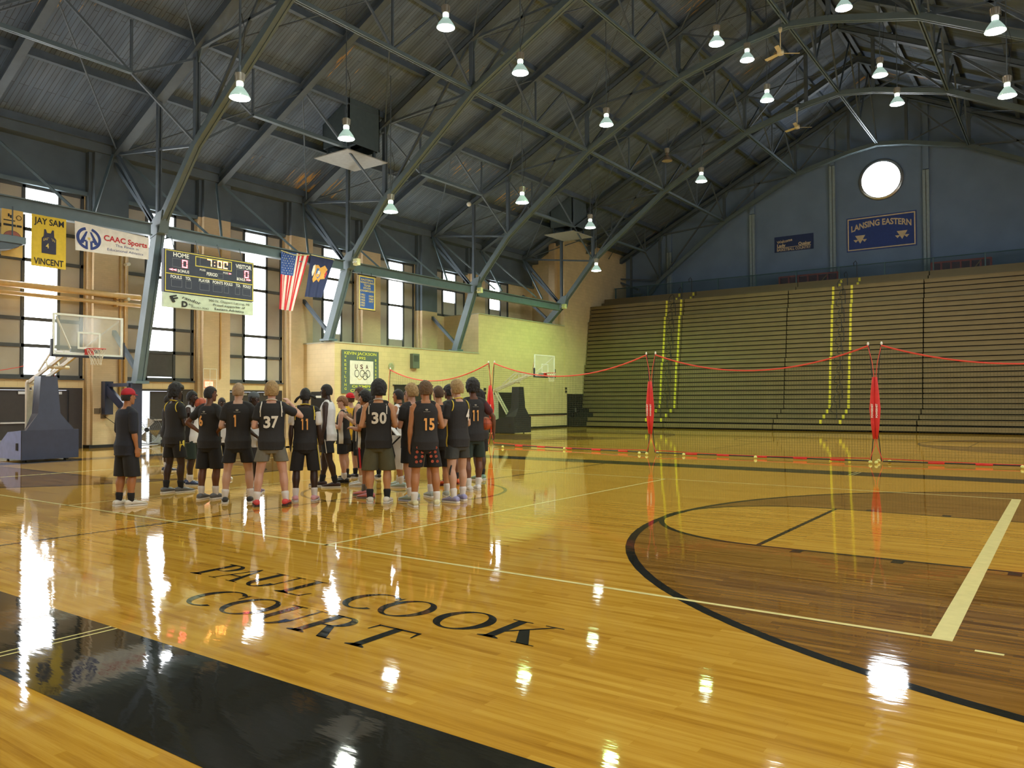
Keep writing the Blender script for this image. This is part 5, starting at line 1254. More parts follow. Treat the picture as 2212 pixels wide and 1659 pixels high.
# ================================================================== WALL FITTINGS
M_PIPE = mat('yellow_painted_pipe', rgb(206, 168, 104), .45)
for (pts, r, lab) in (([(0, 602), (330, 655)], .11, 'thick yellow painted pipe crossing the windows, upper of two'), ([(0, 626), (330, 668)], .07, 'thinner yellow painted pipe crossing the windows, lower of two')):
    a, b = onX(pts[0][0], pts[0][1], -28.4), onX(pts[1][0], pts[1][1], -28.4); z = (a.z+b.z)/2
    t = thing('wall_pipe', lab, 'pipe', (-28.4, a.y, z))
    MB().tube([(-28.35, a.y-8, z), (-28.35, 15.7, z)], r, 14).build('pipe_run', M_PIPE, t, True)
    for y in (7.0, 10.4, 14.85): MB().box(-28.6, -28.33, y-.04, y+.04, z-r-.03, z+r+.03).build('bracket', M_PIPE, t)
t = thing('conduit', 'vertical yellow painted conduit with stubs on the pilaster by the left goal', 'pipe', (-28.5, 15.2, 0))
for y in (15.05, 15.22): MB().tube([(-28.53, y, .2), (-28.53, y, 8.3)], .035, 8).build('pipe_run', M_PIPE, t, True)
for z in (5.45, 6.75): MB().tube([(-28.5, 15.2, z), (-28.2, 15.2, z)], .06, 8).build('stub', M_WHITE, t)
t = thing('wall_conduit', 'thin yellow conduit running down the pilaster behind the scoreboard', 'pipe', (-28.5, 19.4, 0))
MB().tube([(-28.53, 19.25, 2.6), (-28.53, 19.25, 9.0)], .03, 8).build('pipe_run', M_PIPE, t, True)
# outlets and the cable to the fan
M_OUT = mat('brown_cover_plate', rgb(110, 96, 76), .5)
for k, (px, py, w) in enumerate(((209, 888, 'left one of the pair on the pilaster'), (221, 887, 'right one of the pair on the pilaster'), (223, 898, 'lowest, with the cable plugged in'))):
    p = onX(px, py, -28.57); tag(MB().box(-28.58, -28.54, p.y-.09, p.y+.09, p.z-.10, p.z+.10).build('wall_outlet', M_OUT), 'small brown outlet box by the left doors, '+w, 'outlet', 'outlet boxes on the pilaster')
a = onX(225, 899, -28.5); tag(MB().tube([(a.x, a.y, a.z), (a.x+.1, a.y+.3, a.z-.25), (-28.4, a.y+.6, a.z-.5), (-28.4, a.y+1.0, a.z-1.0), (-28.5, 16.3, .03), (-28.4, 17.3, .03)], .012, 6).build('power_cable', M_BLACK), 'black power cable looping from the wall outlet toward the drum fan', 'cable')
# bracket holding the arch foot by the doors
t = thing('padded_column', 'dark padded column and bracket under the arch foot behind the red-capped man', 'column', (-26.7, 14.85, 0))
MB().box(-27.1, -26.8, 14.55, 14.95, 0, 2.32).build('pad', M_PAD, t)
MB().bar((-26.9, 14.6, 1.2), (-28.5, 14.5, 2.2), .12, .3).build('bracket_arm', M_PAD, t); MB().box(-28.6, -26.9, 14.5, 14.7, 2.2, 2.32).build('bracket_top', M_PAD, t); MB().box(-28.6, -28.3, 14.4, 14.7, 1.2, 2.4).build('bracket_plate', M_PAD, t)
# speaker, clock, exit sign, small wall boxes
p = onX(896, 780, XB+.1); t = thing('wall_speaker', 'grey metal speaker box high on the block wall', 'speaker', p)
MB().box(XB, XB+.2, p.y-.24, p.y+.24, p.z-.36, p.z+.36).build('cabinet', mat('grey_speaker', rgb(96, 104, 92), .6), t)
g = MB()
for k in range(9): g.box(XB+.2, XB+.21, p.y-.18, p.y+.18, p.z-.02+.035*k, p.z-.005+.035*k)
g.build('grille', mat('dark_grille', rgb(66, 72, 64), .6), t)
p = onX(846, 792, XB+.06); t = thing('wall_clock', 'round wall clock in a wire guard above the net', 'clock', p)
MB().lathe([(.17, 0), (.17, .05), (.15, .06)], (XB, p.y, p.z), 28, 'x').build('clock_face', mat('clock_face', rgb(170, 176, 130), .5), t)
gd = MB()
for r in (.19, .12): gd.tube([(XB+.12, p.y+r*math.cos(a), p.z+r*math.sin(a)) for a in [2*math.pi*k/24 for k in range(24)]], .005, 4, closed=True)
for k in range(4): a = k*math.pi/4; gd.tube([(XB+.12, p.y-.19*math.cos(a), p.z-.19*math.sin(a)), (XB+.12, p.y+.19*math.cos(a), p.z+.19*math.sin(a))], .004, 4)
gd.build('wire_guard', M_SILVER, t)
p = onX(452, 830, -28.5); t = thing('exit_sign', 'small red lit exit sign inside a white wire cage on the pilaster', 'exit sign', p)
MB().box(-28.58, -28.5, p.y-.17, p.y+.17, p.z-.11, p.z+.11).build('sign_box', emis('exit_red', (1, .18, .1, 1), 1.2), t)
sh = Sheet((-28.5, p.y-.17, p.z-.11), (0,1,0), (0,0,1), (1,0,0)); e = MB(); sh.text(e, 'EXIT', .17, .05, .27, .12, .005, bold=.03); e.build('lettering', M_WHITE, t)
cg = MB()
for y in (-.3, 0, .3): cg.tube([(-28.45, p.y+y, p.z-.2), (-28.45, p.y+y, p.z+.62)], .012, 5)
for z in (-.2, .2, .62): cg.tube([(-28.45, p.y-.3, p.z+z), (-28.45, p.y+.3, p.z+z)], .012, 5)
cg.build('wire_cage', M_WHITE, t)
for k, (px, py) in enumerate(((1048, 841), (1048, 849), (1048, 873), (1223, 839), (1223, 846))):
    p = onX(px, py, XB+.03); tag(MB().box(XB, XB+.04, p.y-.09, p.y+.09, p.z-.07, p.z+.07).build('switch_plate', M_BLACK), ['small black plate, top of the column of three beside the post sleeves', 'small black plate, middle of the column of three', 'small black plate, lowest of the column of three', 'small black plate above the right dark door, upper', 'small black plate above the right dark door, lower'][k], 'switch plate', 'switch plates on the block wall')
# heater fan at the left edge
p = onX(10, 530, -25.2); t = thing('unit_heater', 'grey hanging unit heater and bracket cut by the left edge', 'heater', p)
MB().box(p.x-.3, p.x+.3, p.y-.9, p.y+.45, p.z+.06, p.z+.26).build('casing', M_STEEL, t); MB().hexa([(p.x-.25, p.y-.9, p.z-.3), (p.x+.25, p.y-.9, p.z-.3), (p.x+.25, p.y+.1, p.z-.12), (p.x-.25, p.y+.1, p.z-.12), (p.x-.25, p.y-.9, p.z+.06), (p.x+.25, p.y-.9, p.z+.06), (p.x+.25, p.y+.4, p.z+.06), (p.x-.25, p.y+.4, p.z+.06)]).build('louvre', M_STEEL_D, t)
MB().tube([(p.x, p.y-.5, p.z+.2), (p.x, p.y-.5, 7.4)], .02).build('hanger', M_STEEL_D, t); MB().tube([(p.x, p.y+.2, p.z+.2), (p.x, p.y+.2, 7.4)], .02).build('hanger', M_STEEL_D, t)

# ================================================================== DRUM FAN, BALLS, CAR
fp = gnd(335, 966); fx, fy = -27.9, 15.75
t = thing('drum_fan', 'large black wheeled drum fan standing in the open doorway', 'floor fan', (fx, fy, 0))
n = Vector((.86, -.45, 0)).normalized(); u = Vector((n.y, -n.x, 0)); zc = .62; rF = .50
def fp_(a, b, c): return Vector((fx, fy, zc)) + u*a + Vector((0,0,1))*b + n*c
sh_ = MB(); vs = []; fs = []
for k in range(36):
    a = 2*math.pi*k/36; 
    for c in (-.14, .14): vs.append(fp_(rF*math.cos(a), rF*math.sin(a), c))
for k in range(36): j = (k+1) % 36; fs.append((2*k, 2*k+1, 2*j+1, 2*j))
sh_.add(vs, fs); sh_.build('drum_shroud', mat('fan_black', rgb(46, 46, 48), .4), t, True)
gr = MB()
for c in (-.15, .15):
    for r in (.08, .14, .20, .26, .32, .38, .44, .50): gr.tube([fp_(r*math.cos(a), r*math.sin(a), c) for a in [2*math.pi*k/28 for k in range(28)]], .004, 4, closed=True)
    for k in range(12): a = 2*math.pi*k/12; gr.tube([fp_(.05*math.cos(a), .05*math.sin(a), c), fp_(rF*math.cos(a), rF*math.sin(a), c)], .004, 4)
gr.build('wire_guard', mat('guard_grey', rgb(90, 92, 96), .4), t)
for k in range(4):
    a = 2*math.pi*k/4+.4; b = MB(); b.add([fp_(.05*math.cos(a), .05*math.sin(a), .02), fp_(.44*math.cos(a-.35), .44*math.sin(a-.35), .07), fp_(.44*math.cos(a+.35), .44*math.sin(a+.35), -.07)], [(0,1,2)]); b.build('blade', M_SILVER, t)
MB().tube([fp_(0, 0, -.12), fp_(0, 0, .12)], .08, 14).build('motor', M_BLACK, t)
st = MB(); st.tube([fp_(-.55, 0, .0), fp_(-.55, -.45, .0), fp_(-.35, -.56, .22), fp_(.35, -.56, .22), fp_(.55, -.45, 0), fp_(.55, 0, 0)], .02, 8); st.tube([fp_(-.5, .1, 0), fp_(-1.1, .35, -.1)], .02, 8); st.build('cradle', M_SILVER, t)
for s in (-.5, .5):
    wv = MB(); c = fp_(s, -.50, .1); pts = [c+n*(.10*math.cos(a))+Vector((0,0,.10*math.sin(a))) for a in [2*math.pi*k/20 for k in range(20)]]
    wv.tube(pts, .03, 8, closed=True); wv.build('wheel', M_BLACK, t, True)
M_BALL = mat('orange_leather', rgb(176, 82, 50), .55, bump=.2, bscale=300)
def basketball(c, lab):
    c = Vector(c); t = thing('basketball', lab, 'basketball', c)
    MB().sphere(c, .121, 28, 20).build('leather', M_BALL, t, True)
    sm = MB(); r = .1215
    sm.tube([c+Vector((r*math.cos(a), r*math.sin(a), 0)) for a in [2*math.pi*k/40 for k in range(40)]], .0022, 5, closed=True)
    sm.tube([c+Vector((r*math.cos(a), 0, r*math.sin(a))) for a in [2*math.pi*k/40 for k in range(40)]], .0022, 5, closed=True)
    for s in (-1, 1): sm.tube([c+Vector((math.sqrt(max(0, r*r-(s*.06+s*.03*math.cos(a)**2)**2))*math.cos(a), s*.06+s*.03*math.cos(a)**2, math.sqrt(max(0, r*r-(s*.06+s*.03*math.cos(a)**2)**2))*math.sin(a))) for a in [2*math.pi*k/40 for k in range(40)]], .0022, 5, closed=True)
    sm.build('seam', M_BLACK, t)
    return t
# parked car glimpsed outside
t = thing('parked_car', 'white and red parked car glimpsed through the open door', 'car', (-37.0, 17.5, 0))
cb = MB(); cb.prism([(15.4, .35), (15.4, .85), (15.9, .95), (16.6, 1.4), (18.4, 1.42), (19.2, .98), (19.9, .9), (19.95, .35)], -37.8, -36.2, 'yz'); cb.build('body', mat('white_car_paint', rgb(220, 222, 226), .25), t)
MB().prism([(16.65, 1.0), (17.0, 1.34), (18.2, 1.36), (18.7, 1.0)], -36.21, -36.19, 'yz').build('side_window', mat('dark_glass', rgb(40, 46, 54), .1), t)
for y in (16.2, 19.1): MB().lathe([(.32, 0), (.32, .2)], (-36.4, y, .32), 20, 'x').build('wheel', M_BLACK, t)
MB().box(-36.25, -36.18, 15.4, 15.6, .7, .86).build('tail_lamp', M_REDC if False else REDC, t)
# ================================================================== PEOPLE
SK = {'pale': rgb(190, 150, 126), 'rosy': rgb(194, 148, 126), 'tan': rgb(166, 112, 74), 'light': rgb(188, 136, 98), 'brown': rgb(104, 66, 46), 'dark': rgb(74, 48, 36), 'deep': rgb(56, 38, 30)}
SKM = {k: mat('skin_'+k, v, .5, var=.05, scale=8, spec=.4) for k, v in SK.items()}
CL = {}
def cloth(name, r, g, b, rough=.85):
    if name not in CL: CL[name] = mat('cloth_'+name, rgb(r, g, b), rough, var=.10, scale=5, bump=.15, bscale=25)
    return CL[name]
BLKT = cloth('black', 36, 34, 34); BLKS = cloth('black_shorts', 30, 29, 30); NAVYT = cloth('navy', 34, 36, 46); WHTT = cloth('white', 216, 214, 212); GRYS = cloth('grey_shorts', 108, 106, 96)
OLIV = cloth('olive', 82, 80, 58); YELT = cloth('yellow', 214, 168, 34); GRN = cloth('dark_green', 34, 48, 42); CHAR = cloth('charcoal', 56, 58, 56); MAR = cloth('maroon', 76, 34, 40); SOCKW = cloth('white_sock', 214, 210, 206); SOCKB = cloth('black_sock', 28, 28, 32); SOCKG = cloth('grey_sock', 110, 110, 110)
ORN = cloth('orange_number', 226, 164, 92); OFFW = cloth('off_white', 214, 208, 196); YELP = cloth('yellow_trim', 216, 190, 70)
HAIRC = {'black': mat('hair_black', rgb(26, 22, 20), .6, var=.3, scale=40, bump=.6, bscale=120), 'brown': mat('hair_brown', rgb(82, 58, 38), .6, var=.25, scale=40, bump=.6, bscale=120), 'blond': mat('hair_blond', rgb(160, 130, 84), .6, var=.25, scale=40, bump=.6, bscale=120), 'fair': mat('hair_fair', rgb(160, 132, 98), .6, var=.25, scale=40, bump=.6, bscale=120), 'curlybrown': mat('hair_curly_brown', rgb(96, 70, 42), .6, var=.4, scale=60, bump=.6, bscale=120), 'ginger': mat('hair_ginger', rgb(128, 86, 52), .6, var=.25, scale=40, bump=.6, bscale=120)}
M_EYEW = mat('eye_white', rgb(220, 214, 206), .3, var=0); M_EYED = mat('eye_dark', rgb(30, 22, 18), .2, var=0); M_LIP = mat('lip', rgb(130, 74, 66), .5)
M_TATTOO = mat('black_tape', rgb(24, 24, 24), .6)

def sec_loft(mb, secs, seg=20, e=1.0, cap=True):
    """secs: (centre, half-width vec, half-depth vec)"""
    vs = []; n = len(secs)
    for c, a, b in secs:
        for k in range(seg):
            t = 2*math.pi*k/seg; ct, st = math.cos(t), math.sin(t)
            if e != 1.0: ct = math.copysign(abs(ct)**e, ct); st = math.copysign(abs(st)**e, st)
            vs.append(c+a*ct+b*st)
    fs = [(i*seg+k, i*seg+(k+1) % seg, (i+1)*seg+(k+1) % seg, (i+1)*seg+k) for i in range(n-1) for k in range(seg)]
    if cap: fs.append(tuple(range(seg))[::-1]); fs.append(tuple((n-1)*seg+k for k in range(seg)))
    mb.add(vs, fs)
def limb(mb, pts, rad, seg=14, flat_=None):
    """rounded, tapering limb through pts; rad per point; rounded ends"""
    pts = [Vector(p) for p in pts]; n = len(pts)
    P = []; Rr = []
    for i in range(n-1):
        k = 4
        for j in range(k):
            t = j/k; P.append(pts[i].lerp(pts[i+1], t)); s_ = t*t*(3-2*t); Rr.append(rad[i]*(1-s_)+rad[i+1]*s_)
    P.append(pts[-1]); Rr.append(rad[-1])
    d0 = (P[0]-P[1]).normalized(); d1 = (P[-1]-P[-2]).normalized()
    pre = [(P[0]+d0*Rr[0]*.9, Rr[0]*.35), (P[0]+d0*Rr[0]*.6, Rr[0]*.78)]; post = [(P[-1]+d1*Rr[-1]*.6, Rr[-1]*.78), (P[-1]+d1*Rr[-1]*.9, Rr[-1]*.35)]
    A = [p for p, _ in pre]+P+[p for p, _ in post]; B = [r for _, r in pre]+Rr+[r for _, r in post]
    # relax the bends a little
    for _ in range(2):
        A = [A[0]]+[A[i]*.5+(A[i-1]+A[i+1])*.25 for i in range(1, len(A)-1)]+[A[-1]]
    mb.tube(A, B, seg)

TORSO = [(.84, .150, .105, -.005), (.90, .172, .122, -.012), (.96, .172, .125, -.012), (1.04, .155, .112, -.004), (1.12, .146, .104, .004), (1.22, .158, .112, .004), (1.32, .176, .122, .002), (1.41, .184, .118, -.004), (1.47, .172, .100, -.008), (1.515, .130, .078, -.010), (1.55, .078, .062, -.008)]
def torso_at(z, infl=0.0, drop=0.0):
    T = TORSO; z = max(T[0][0], min(T[-1][0], z))
    for a, b in zip(T, T[1:]):
        if a[0] <= z <= b[0]:
            t = (z-a[0])/(b[0]-a[0]); r = [a[i]+(b[i]-a[i])*t for i in range(4)]; break
    return r[1]+infl, r[2]+infl, r[3]
def shirt_at(z, loose=1.0):
    hw, hd, yc = torso_at(z)
    # cloth hangs straight from the chest instead of following the waist
    if z < 1.32: hw = max(hw, .176-.02*(1.32-z)/.45)*1.0; hd = max(hd, .118)
    k = max(0, min(1, (1.10-z)/.2)); return hw+.014*loose+.020*k, hd+.016*loose+.020*k, yc

ARMS = {  # upper-arm direction, forearm direction, palm normal, curl ; x is outward
 'down': ((.16, -.03, -1), (.04, .16, -1), (-1, .2, 0), .5),
 'bent': ((.26, -.12, -1), (-.42, .90, .10), (-.4, -.3, -1), .9),
 'front': ((.20, .10, -1), (-.50, .85, .45), (-.8, -.3, .2), 1.0),
 'hips': ((.80, -.42, -.9), (-.75, .28, -.62), (-.2, 1, -.1), .8),
 'face': ((.85, .30, -.45), (-.72, .28, .85), (-.7, .5, 0), .8),
 'chest': ((.18, .15, -1), (-.55, .45, 1.0), (-.7, -.7, .1), 1.0),
 'hold': ((.35, .05, -1), (-.05, .75, -.35), (-1, 0, -.1), .45),
 'low': ((.22, .12, -1), (-.35, .75, -.65), (-.8, .1, -.5), .7),
}
def finger(mb, base, d, n, L, r, curl):
    p0 = base; a = curl
    d1 = (d*math.cos(a*.35)+n*math.sin(a*.35)).normalized(); p1 = p0+d1*L*.45
    d2 = (d*math.cos(a*.95)+n*math.sin(a*.95)).normalized(); p2 = p1+d2*L*.30
    d3 = (d*math.cos(a*1.4)+n*math.sin(a*1.4)).normalized(); p3 = p2+d3*L*.25
    mb.tube([p0-d1*.012, p0, p1, p2, p3, p3+d3*r*.6], [r, r, r*.95, r*.9, r*.78, r*.4], 8)
def hand(mb, w, d, n, s, side, curl):
    """w wrist, d along the hand, n palm normal, s hand-size factor"""
    d = d.normalized(); n = (n-d*n.dot(d)).normalized(); x = d.cross(n).normalized()*side   # x points to the thumb side
    L = .088*s
    sec_loft(mb, [(w-d*.02, x*.026*s, n*.020*s), (w+d*.012, x*.028*s, n*.019*s), (w+d*L*.45, x*.040*s, n*.016*s), (w+d*L*.9, x*.042*s, n*.014*s), (w+d*L*1.05, x*.036*s, n*.010*s)], 14)
    for o, l in ((.031, .072), (.0105, .080), (-.0105, .075), (-.031, .058)):
        finger(mb, w+d*L*.95+x*o*s, (d+x*o*1.2).normalized(), n, l*s, .0088*s, curl)
    b = w+d*L*.25+x*.034*s; td = (d*.65+x*.75+n*.25).normalized()
    mb.tube([b-td*.012, b, b+td*.034*s, b+(td*.6+d*.5+n*.2).normalized()*.062*s], [.012*s, .0125*s, .011*s, .0075*s], 8)

def remesh(o, vox, it=3, fac=.5):
    m_ = o.modifiers.new('skin_over', 'REMESH'); m_.mode = 'VOXEL'; m_.voxel_size = vox; m_.use_smooth_shade = True
    if it: s_ = o.modifiers.new('relax', 'SMOOTH'); s_.iterations = it; s_.factor = fac
    return o

def person(lab, px, py, a, H, skin='pale', hair=('short', 'black'), top=None, bottom=None, sock='white', shoe=None, armL='bent', armR='bent', stance=.13, stag=0.0, head_turn=0, lean=0, num=None, xy=None, face=True, build=1.0, group=None):
    """a: facing, degrees clockwise from straight away from the camera"""
    g0 = gnd(px, py) if xy is None else Vector((xy[0], xy[1], 0))
    th = math.atan2(g0.y, g0.x)-R(a); rz = th-math.pi/2
    S = H/1.85
    t = thing('person', lab, 'person', (g0.x, g0.y, 0), rotz=rz)
    WORLD[t.name] = Vector((0, 0, 0))       # parts are modelled in the person's own frame
    sm = SKM[skin]; V = Vector
    def sc(v): return V(v)*S
    def B(mb, nm, m_, par=None, sm_=True):
        mb.v = [(x*S, y*S, z*S) for x, y, z in mb.v]
        return mb.build(nm, m_, par or t, sm_, rel=False)
    # ---- skeleton (in 1.85 m units)
    ly = lean
    def LN(p): return V((p[0], p[1]+max(0, p[2]-.95)*ly, p[2]))
    feet = [V((-stance, -stag/2, 0)), V((stance, stag/2, 0))]
    neck = LN((0, -.008, 1.55)); headc = LN((0, .022, 1.725))
    body = MB()
    # torso, neck
    sec_loft(body, [(LN((0, yc, z)), V((hw*build, 0, 0)), V((0, hd*build, 0))) for z, hw, hd, yc in TORSO], 24, .92)
    limb(body, [LN((0, -.012, 1.50)), LN((0, .0, 1.60)), LN((0, .012, 1.66))], [.066, .056, .056])
    for s_ in (-1, 1): limb(body, [LN((s_*.03, -.01, 1.545)), LN((s_*.10, -.012, 1.515)), LN((s_*.16, -.008, 1.485))], [.045, .046, .052])
    # legs
    legs = []
    for i, s_ in enumerate((-1, 1)):
        f = feet[i]; hip = V((s_*.088, 0, .92)); ank = V((f.x, f.y-.02, .085)); kn = V((s_*.02, 0, 0))+hip.lerp(ank, .52)+V((0, .022, 0))
        legs.append((hip, kn, ank))
        limb(body, [hip+V((0, 0, .02)), hip.lerp(kn, .35)+V((s_*.006, .006, 0)), hip.lerp(kn, .75), kn], [.094*build, .088*build, .070, .060])
        limb(body, [kn, kn.lerp(ank, .28)+V((0, -.018, 0)), kn.lerp(ank, .62)+V((0, -.010, 0)), ank], [.059, .065*build, .049, .038])
        limb(body, [ank, ank+V((0, .02, -.03)), ank+V((s_*.01, .12, -.055))], [.036, .036, .028])
    # arms
    hands = []; arms = []
    for s_, pose in ((-1, armL), (1, armR)):
        u, f, n, cu = ARMS[pose] if isinstance(pose, str) else pose
        sh = LN((s_*.178*build, -.006, 1.462)); u = V((u[0]*s_, u[1], u[2])).normalized(); f = V((f[0]*s_, f[1], f[2])).normalized(); n = V((n[0]*s_, n[1], n[2]))
        el = sh+u*.292; wr = el+f*.255; arms.append((sh, el, wr))
        limb(body, [sh, sh.lerp(el, .35), sh.lerp(el, .8), el], [.056*build, .050*build, .041, .038])
        limb(body, [el, el.lerp(wr, .28), el.lerp(wr, .75), wr], [.039, .042*build, .030, .0255])
        hand(body, wr, f, n, 1.0, s_, cu); hands.append(wr+f*.07)
    bo = B(body, 'body', sm); remesh(bo, .0085*S, 2)
    # ---- head (turned about the neck)
    hm = MB(); ht = R(-head_turn)
    def HP(x, y, z): return headc+V((x*math.cos(ht)-y*math.sin(ht), x*math.sin(ht)+y*math.cos(ht), z))
    def HD(x, y): return V((x*math.cos(ht)-y*math.sin(ht), x*math.sin(ht)+y*math.cos(ht), 0))
    for z, hw, hd, yo in [()]*0: pass
    prof = [(-.122, .026, .022, .058), (-.112, .042, .042, .042), (-.092, .054, .064, .024), (-.065, .062, .076, .014), (-.035, .067, .084, .006), (0, .071, .091, -.001), (.035, .074, .096, -.005), (.068, .071, .092, -.008), (.095, .058, .076, -.010), (.113, .038, .050, -.010), (.122, .014, .018, -.010)]
    sec_loft(hm, [(HP(0, yo, z), HD(hw, 0), HD(0, hd)) for z, hw, hd, yo in prof], 28, .95)
    limb(hm, [HP(0, -.02, -.16), HP(0, -.012, -.06)], [.054, .055])
    hm.hexa([HP(-.017, .078, -.030), HP(.017, .078, -.030), HP(.013, .118, -.024), HP(-.013, .118, -.024), HP(-.007, .082, .026), HP(.007, .082, .026), HP(.004, .095, .022), HP(-.004, .095, .022)])
    hm.sphere(HP(0, .110, -.024), (.015, .013, .010), 10, 8)
    for s_ in (-1, 1):
        hm.sphere(HP(s_*.013, .098, -.028), (.009, .010, .008), 8, 6)
        limb(hm, [HP(s_*.074, -.006, .018), HP(s_*.083, -.018, .008), HP(s_*.080, -.016, -.018), HP(s_*.072, -.004, -.034)], [.006, .009, .009, .006], 8)
        limb(hm, [HP(s_*.014, .088, .030), HP(s_*.050, .076, .031)], [.008, .007], 8)      # brow
        limb(hm, [HP(s_*.050, .062, -.018), HP(s_*.040, .068, -.045)], [.014, .012], 8)     # cheek
    limb(hm, [HP(-.020, .083, -.058), HP(0, .091, -.057), HP(.020, .083, -.058)], [.006, .008, .006], 8)
    limb(hm, [HP(-.014, .060, -.098), HP(.014, .060, -.098)], [.018, .018], 8)
    ho = B(hm, 'head', sm); remesh(ho, .0055*S, 2)
    for s_ in (-1, 1):
        e = MB(); e.sphere(HP(s_*.031, .080, .010), (.012, .009, .007), 12, 8); eo = B(e, 'eye', M_EYEW, ho)
        e = MB(); e.sphere(HP(s_*.031, .0875, .010), (.0055, .003, .0055), 10, 6); B(e, 'iris', M_EYED, ho)
        e = MB(); limb(e, [HP(s_*.014, .0955, .036), HP(s_*.034, .090, .041), HP(s_*.050, .079, .035)], [.003, .004, .0025], 6); B(e, 'eyebrow', HAIRC['black' if hair[1] == 'black' else 'brown'], ho)
    e = MB(); limb(e, [HP(-.021, .086, -.058), HP(0, .0965, -.056), HP(.021, .086, -.058)], [.0035, .0055, .0035], 8); B(e, 'lips', M_LIP, ho)
    # ---- hair
    style, hc = hair[:2]
    if style != 'none':
        thick, rough_, hz, back = {'short': (.014, .004, .30, -.55), 'buzz': (.007, .002, .25, -.45), 'curly': (.030, .014, .25, -.50), 'afro': (.048, .020, .20, -.55), 'tall': (.045, .020, .30, -.55), 'mop': (.030, .012, .10, -.60), 'long': (.024, .008, .2, -1.0), 'fade': (.018, .005, .35, -.10)}[style]
        bm = bmesh.new(); bmesh.ops.create_icosphere(bm, subdivisions=5, radius=1.0)
        seed = random.random()*50; out = []
        for v in bm.verts:
            d = v.co.normalized()
            nx = noise.noise(d*4.5+V((seed, 0, 0)))*.6+noise.noise(d*11+V((0, seed, 0)))*.5
            lim = hz if d.y > .25 else (hz*(d.y+.1)/.35+(-.12)*(1-(d.y+.1)/.35) if d.y > -.1 else (back if style != 'fade' else -.05))
            if d.y > .25: lim = hz+(.25*(abs(d.x)-.3) if abs(d.x) > .3 else 0)
            k = max(0, min(1, (d.z-lim)/.10+.5)); k = k*k*(3-2*k)
            base = V((d.x*.076, d.y*.098-.006, d.z*.118+.0))
            top_ = 1.0+ (.35 if style in ('tall', 'afro') else .15)*max(0, d.z)
            r = base+d*((thick*top_+nx*rough_)*k-.016*(1-k))
            out.append(r)
        for v, r in zip(bm.verts, out): v.co = HP(r.x, r.y, r.z)*S
        me = bpy.data.meshes.new('hair'); bm.to_mesh(me); bm.free(); me.materials.append(HAIRC[hc]); me.polygons.foreach_set('use_smooth', [True]*len(me.polygons))
        hro = bpy.data.objects.new('hair', me); C.objects.link(hro); hro.parent = t
        if hair[2:] and hair[2] == 'locs':
            lm = MB()
            for k in range(34):
                a_ = math.pi*(.05+1.9*k/33)+math.pi/2; zr = .05+.05*random.random(); x0, y0 = .085*math.cos(a_), .10*math.sin(a_)-.01
                if y0 > .05: continue
                L_ = .12+.08*random.random()
                lm.tube([HP(x0, y0, zr), HP(x0*1.25, y0*1.2, zr-L_*.4), HP(x0*1.25+random.uniform(-.01, .01), y0*1.25-.01, zr-L_), HP(x0*1.1, y0*1.2, zr-L_*1.5)], [.014, .013, .011, .007], 6)
            B(lm, 'locs', HAIRC[hc])
        if hair[2:] and hair[2] == 'bun':
            lm = MB(); lm.sphere(HP(-.0, -.125, -.055), (.045, .045, .05), 14, 10); B(lm, 'hair_bun', HAIRC[hc])
        if hair[2:] and hair[2] == 'ties':
            lm = MB()
            for sx in (-1, 1): limb(lm, [HP(sx*.07, -.05, .0), HP(sx*.13, -.06, -.03+.02*sx), HP(sx*.16, -.05, -.07+.03*sx)], [.016, .022, .020], 8)
            B(lm, 'tied_hair', HAIRC[hc])
    # ---- top
    top = dict(top or {}); tm = top['m']; hem = top.get('hem', .835); kind = top.get('kind', 'tee')
    sh = MB(); zs = [hem, hem+.03, .96, 1.04, 1.12, 1.22, 1.32, 1.40, 1.455] + ([1.495, 1.53] if True else [])
    secs = []
    for z in zs:
        hw, hd, yc = shirt_at(z); hw *= build; hd *= build
        if z < hem+.01: hw += .008; hd += .006
        if kind == 'tank' and z > 1.42: hw *= (.94 if z < 1.5 else .90)
        secs.append((LN((0, yc, z)), V((hw, 0, 0)), V((0, hd, 0))))
    sec_loft(sh, secs, 28, .9)
    for s_ in (-1, 1):
        limb(sh, [LN((s_*.055, -.010, 1.535)), LN((s_*.11, -.012, 1.520)), LN((s_*(.165 if kind != 'tank' else .135), -.008, 1.488))], [.044, .054, .062 if kind != 'tank' else .050])
    if kind != 'tank':
        L_ = top.get('sleeve', .55)
        for (a_, b_, c_), s_ in zip(arms, (-1, 1)):
            e_ = a_.lerp(b_, min(L_, 1.0))
            pts = [a_, a_.lerp(e_, .5), e_]; limb(sh, pts, [.070*build, .068*build, .066], 16)
    so = B(sh, 'shirt', tm); remesh(so, .0095*S, 3)
    def onback(u, z, off=.006, side=1):
        hw, hd, yc = shirt_at(z); hw *= build; hd *= build; q = min(.999, abs(u)/hw)
        return LN((u, yc-side*(hd*(1-q**2.4)**(1/2.4)+off), z))
    def patch(m_, u0, u1, z0, z1, side=1, nm='panel', off=.014):
        mb = MB(); nu, nz = 8, 8; vs = [onback(u0+(u1-u0)*i/nu, z0+(z1-z0)*j/nz, off, side) for j in range(nz+1) for i in range(nu+1)]
        fs = [(j*(nu+1)+i, j*(nu+1)+i+1, (j+1)*(nu+1)+i+1, (j+1)*(nu+1)+i) for j in range(nz) for i in range(nu)]; mb.add(vs, fs)
        return B(mb, nm, m_, so)
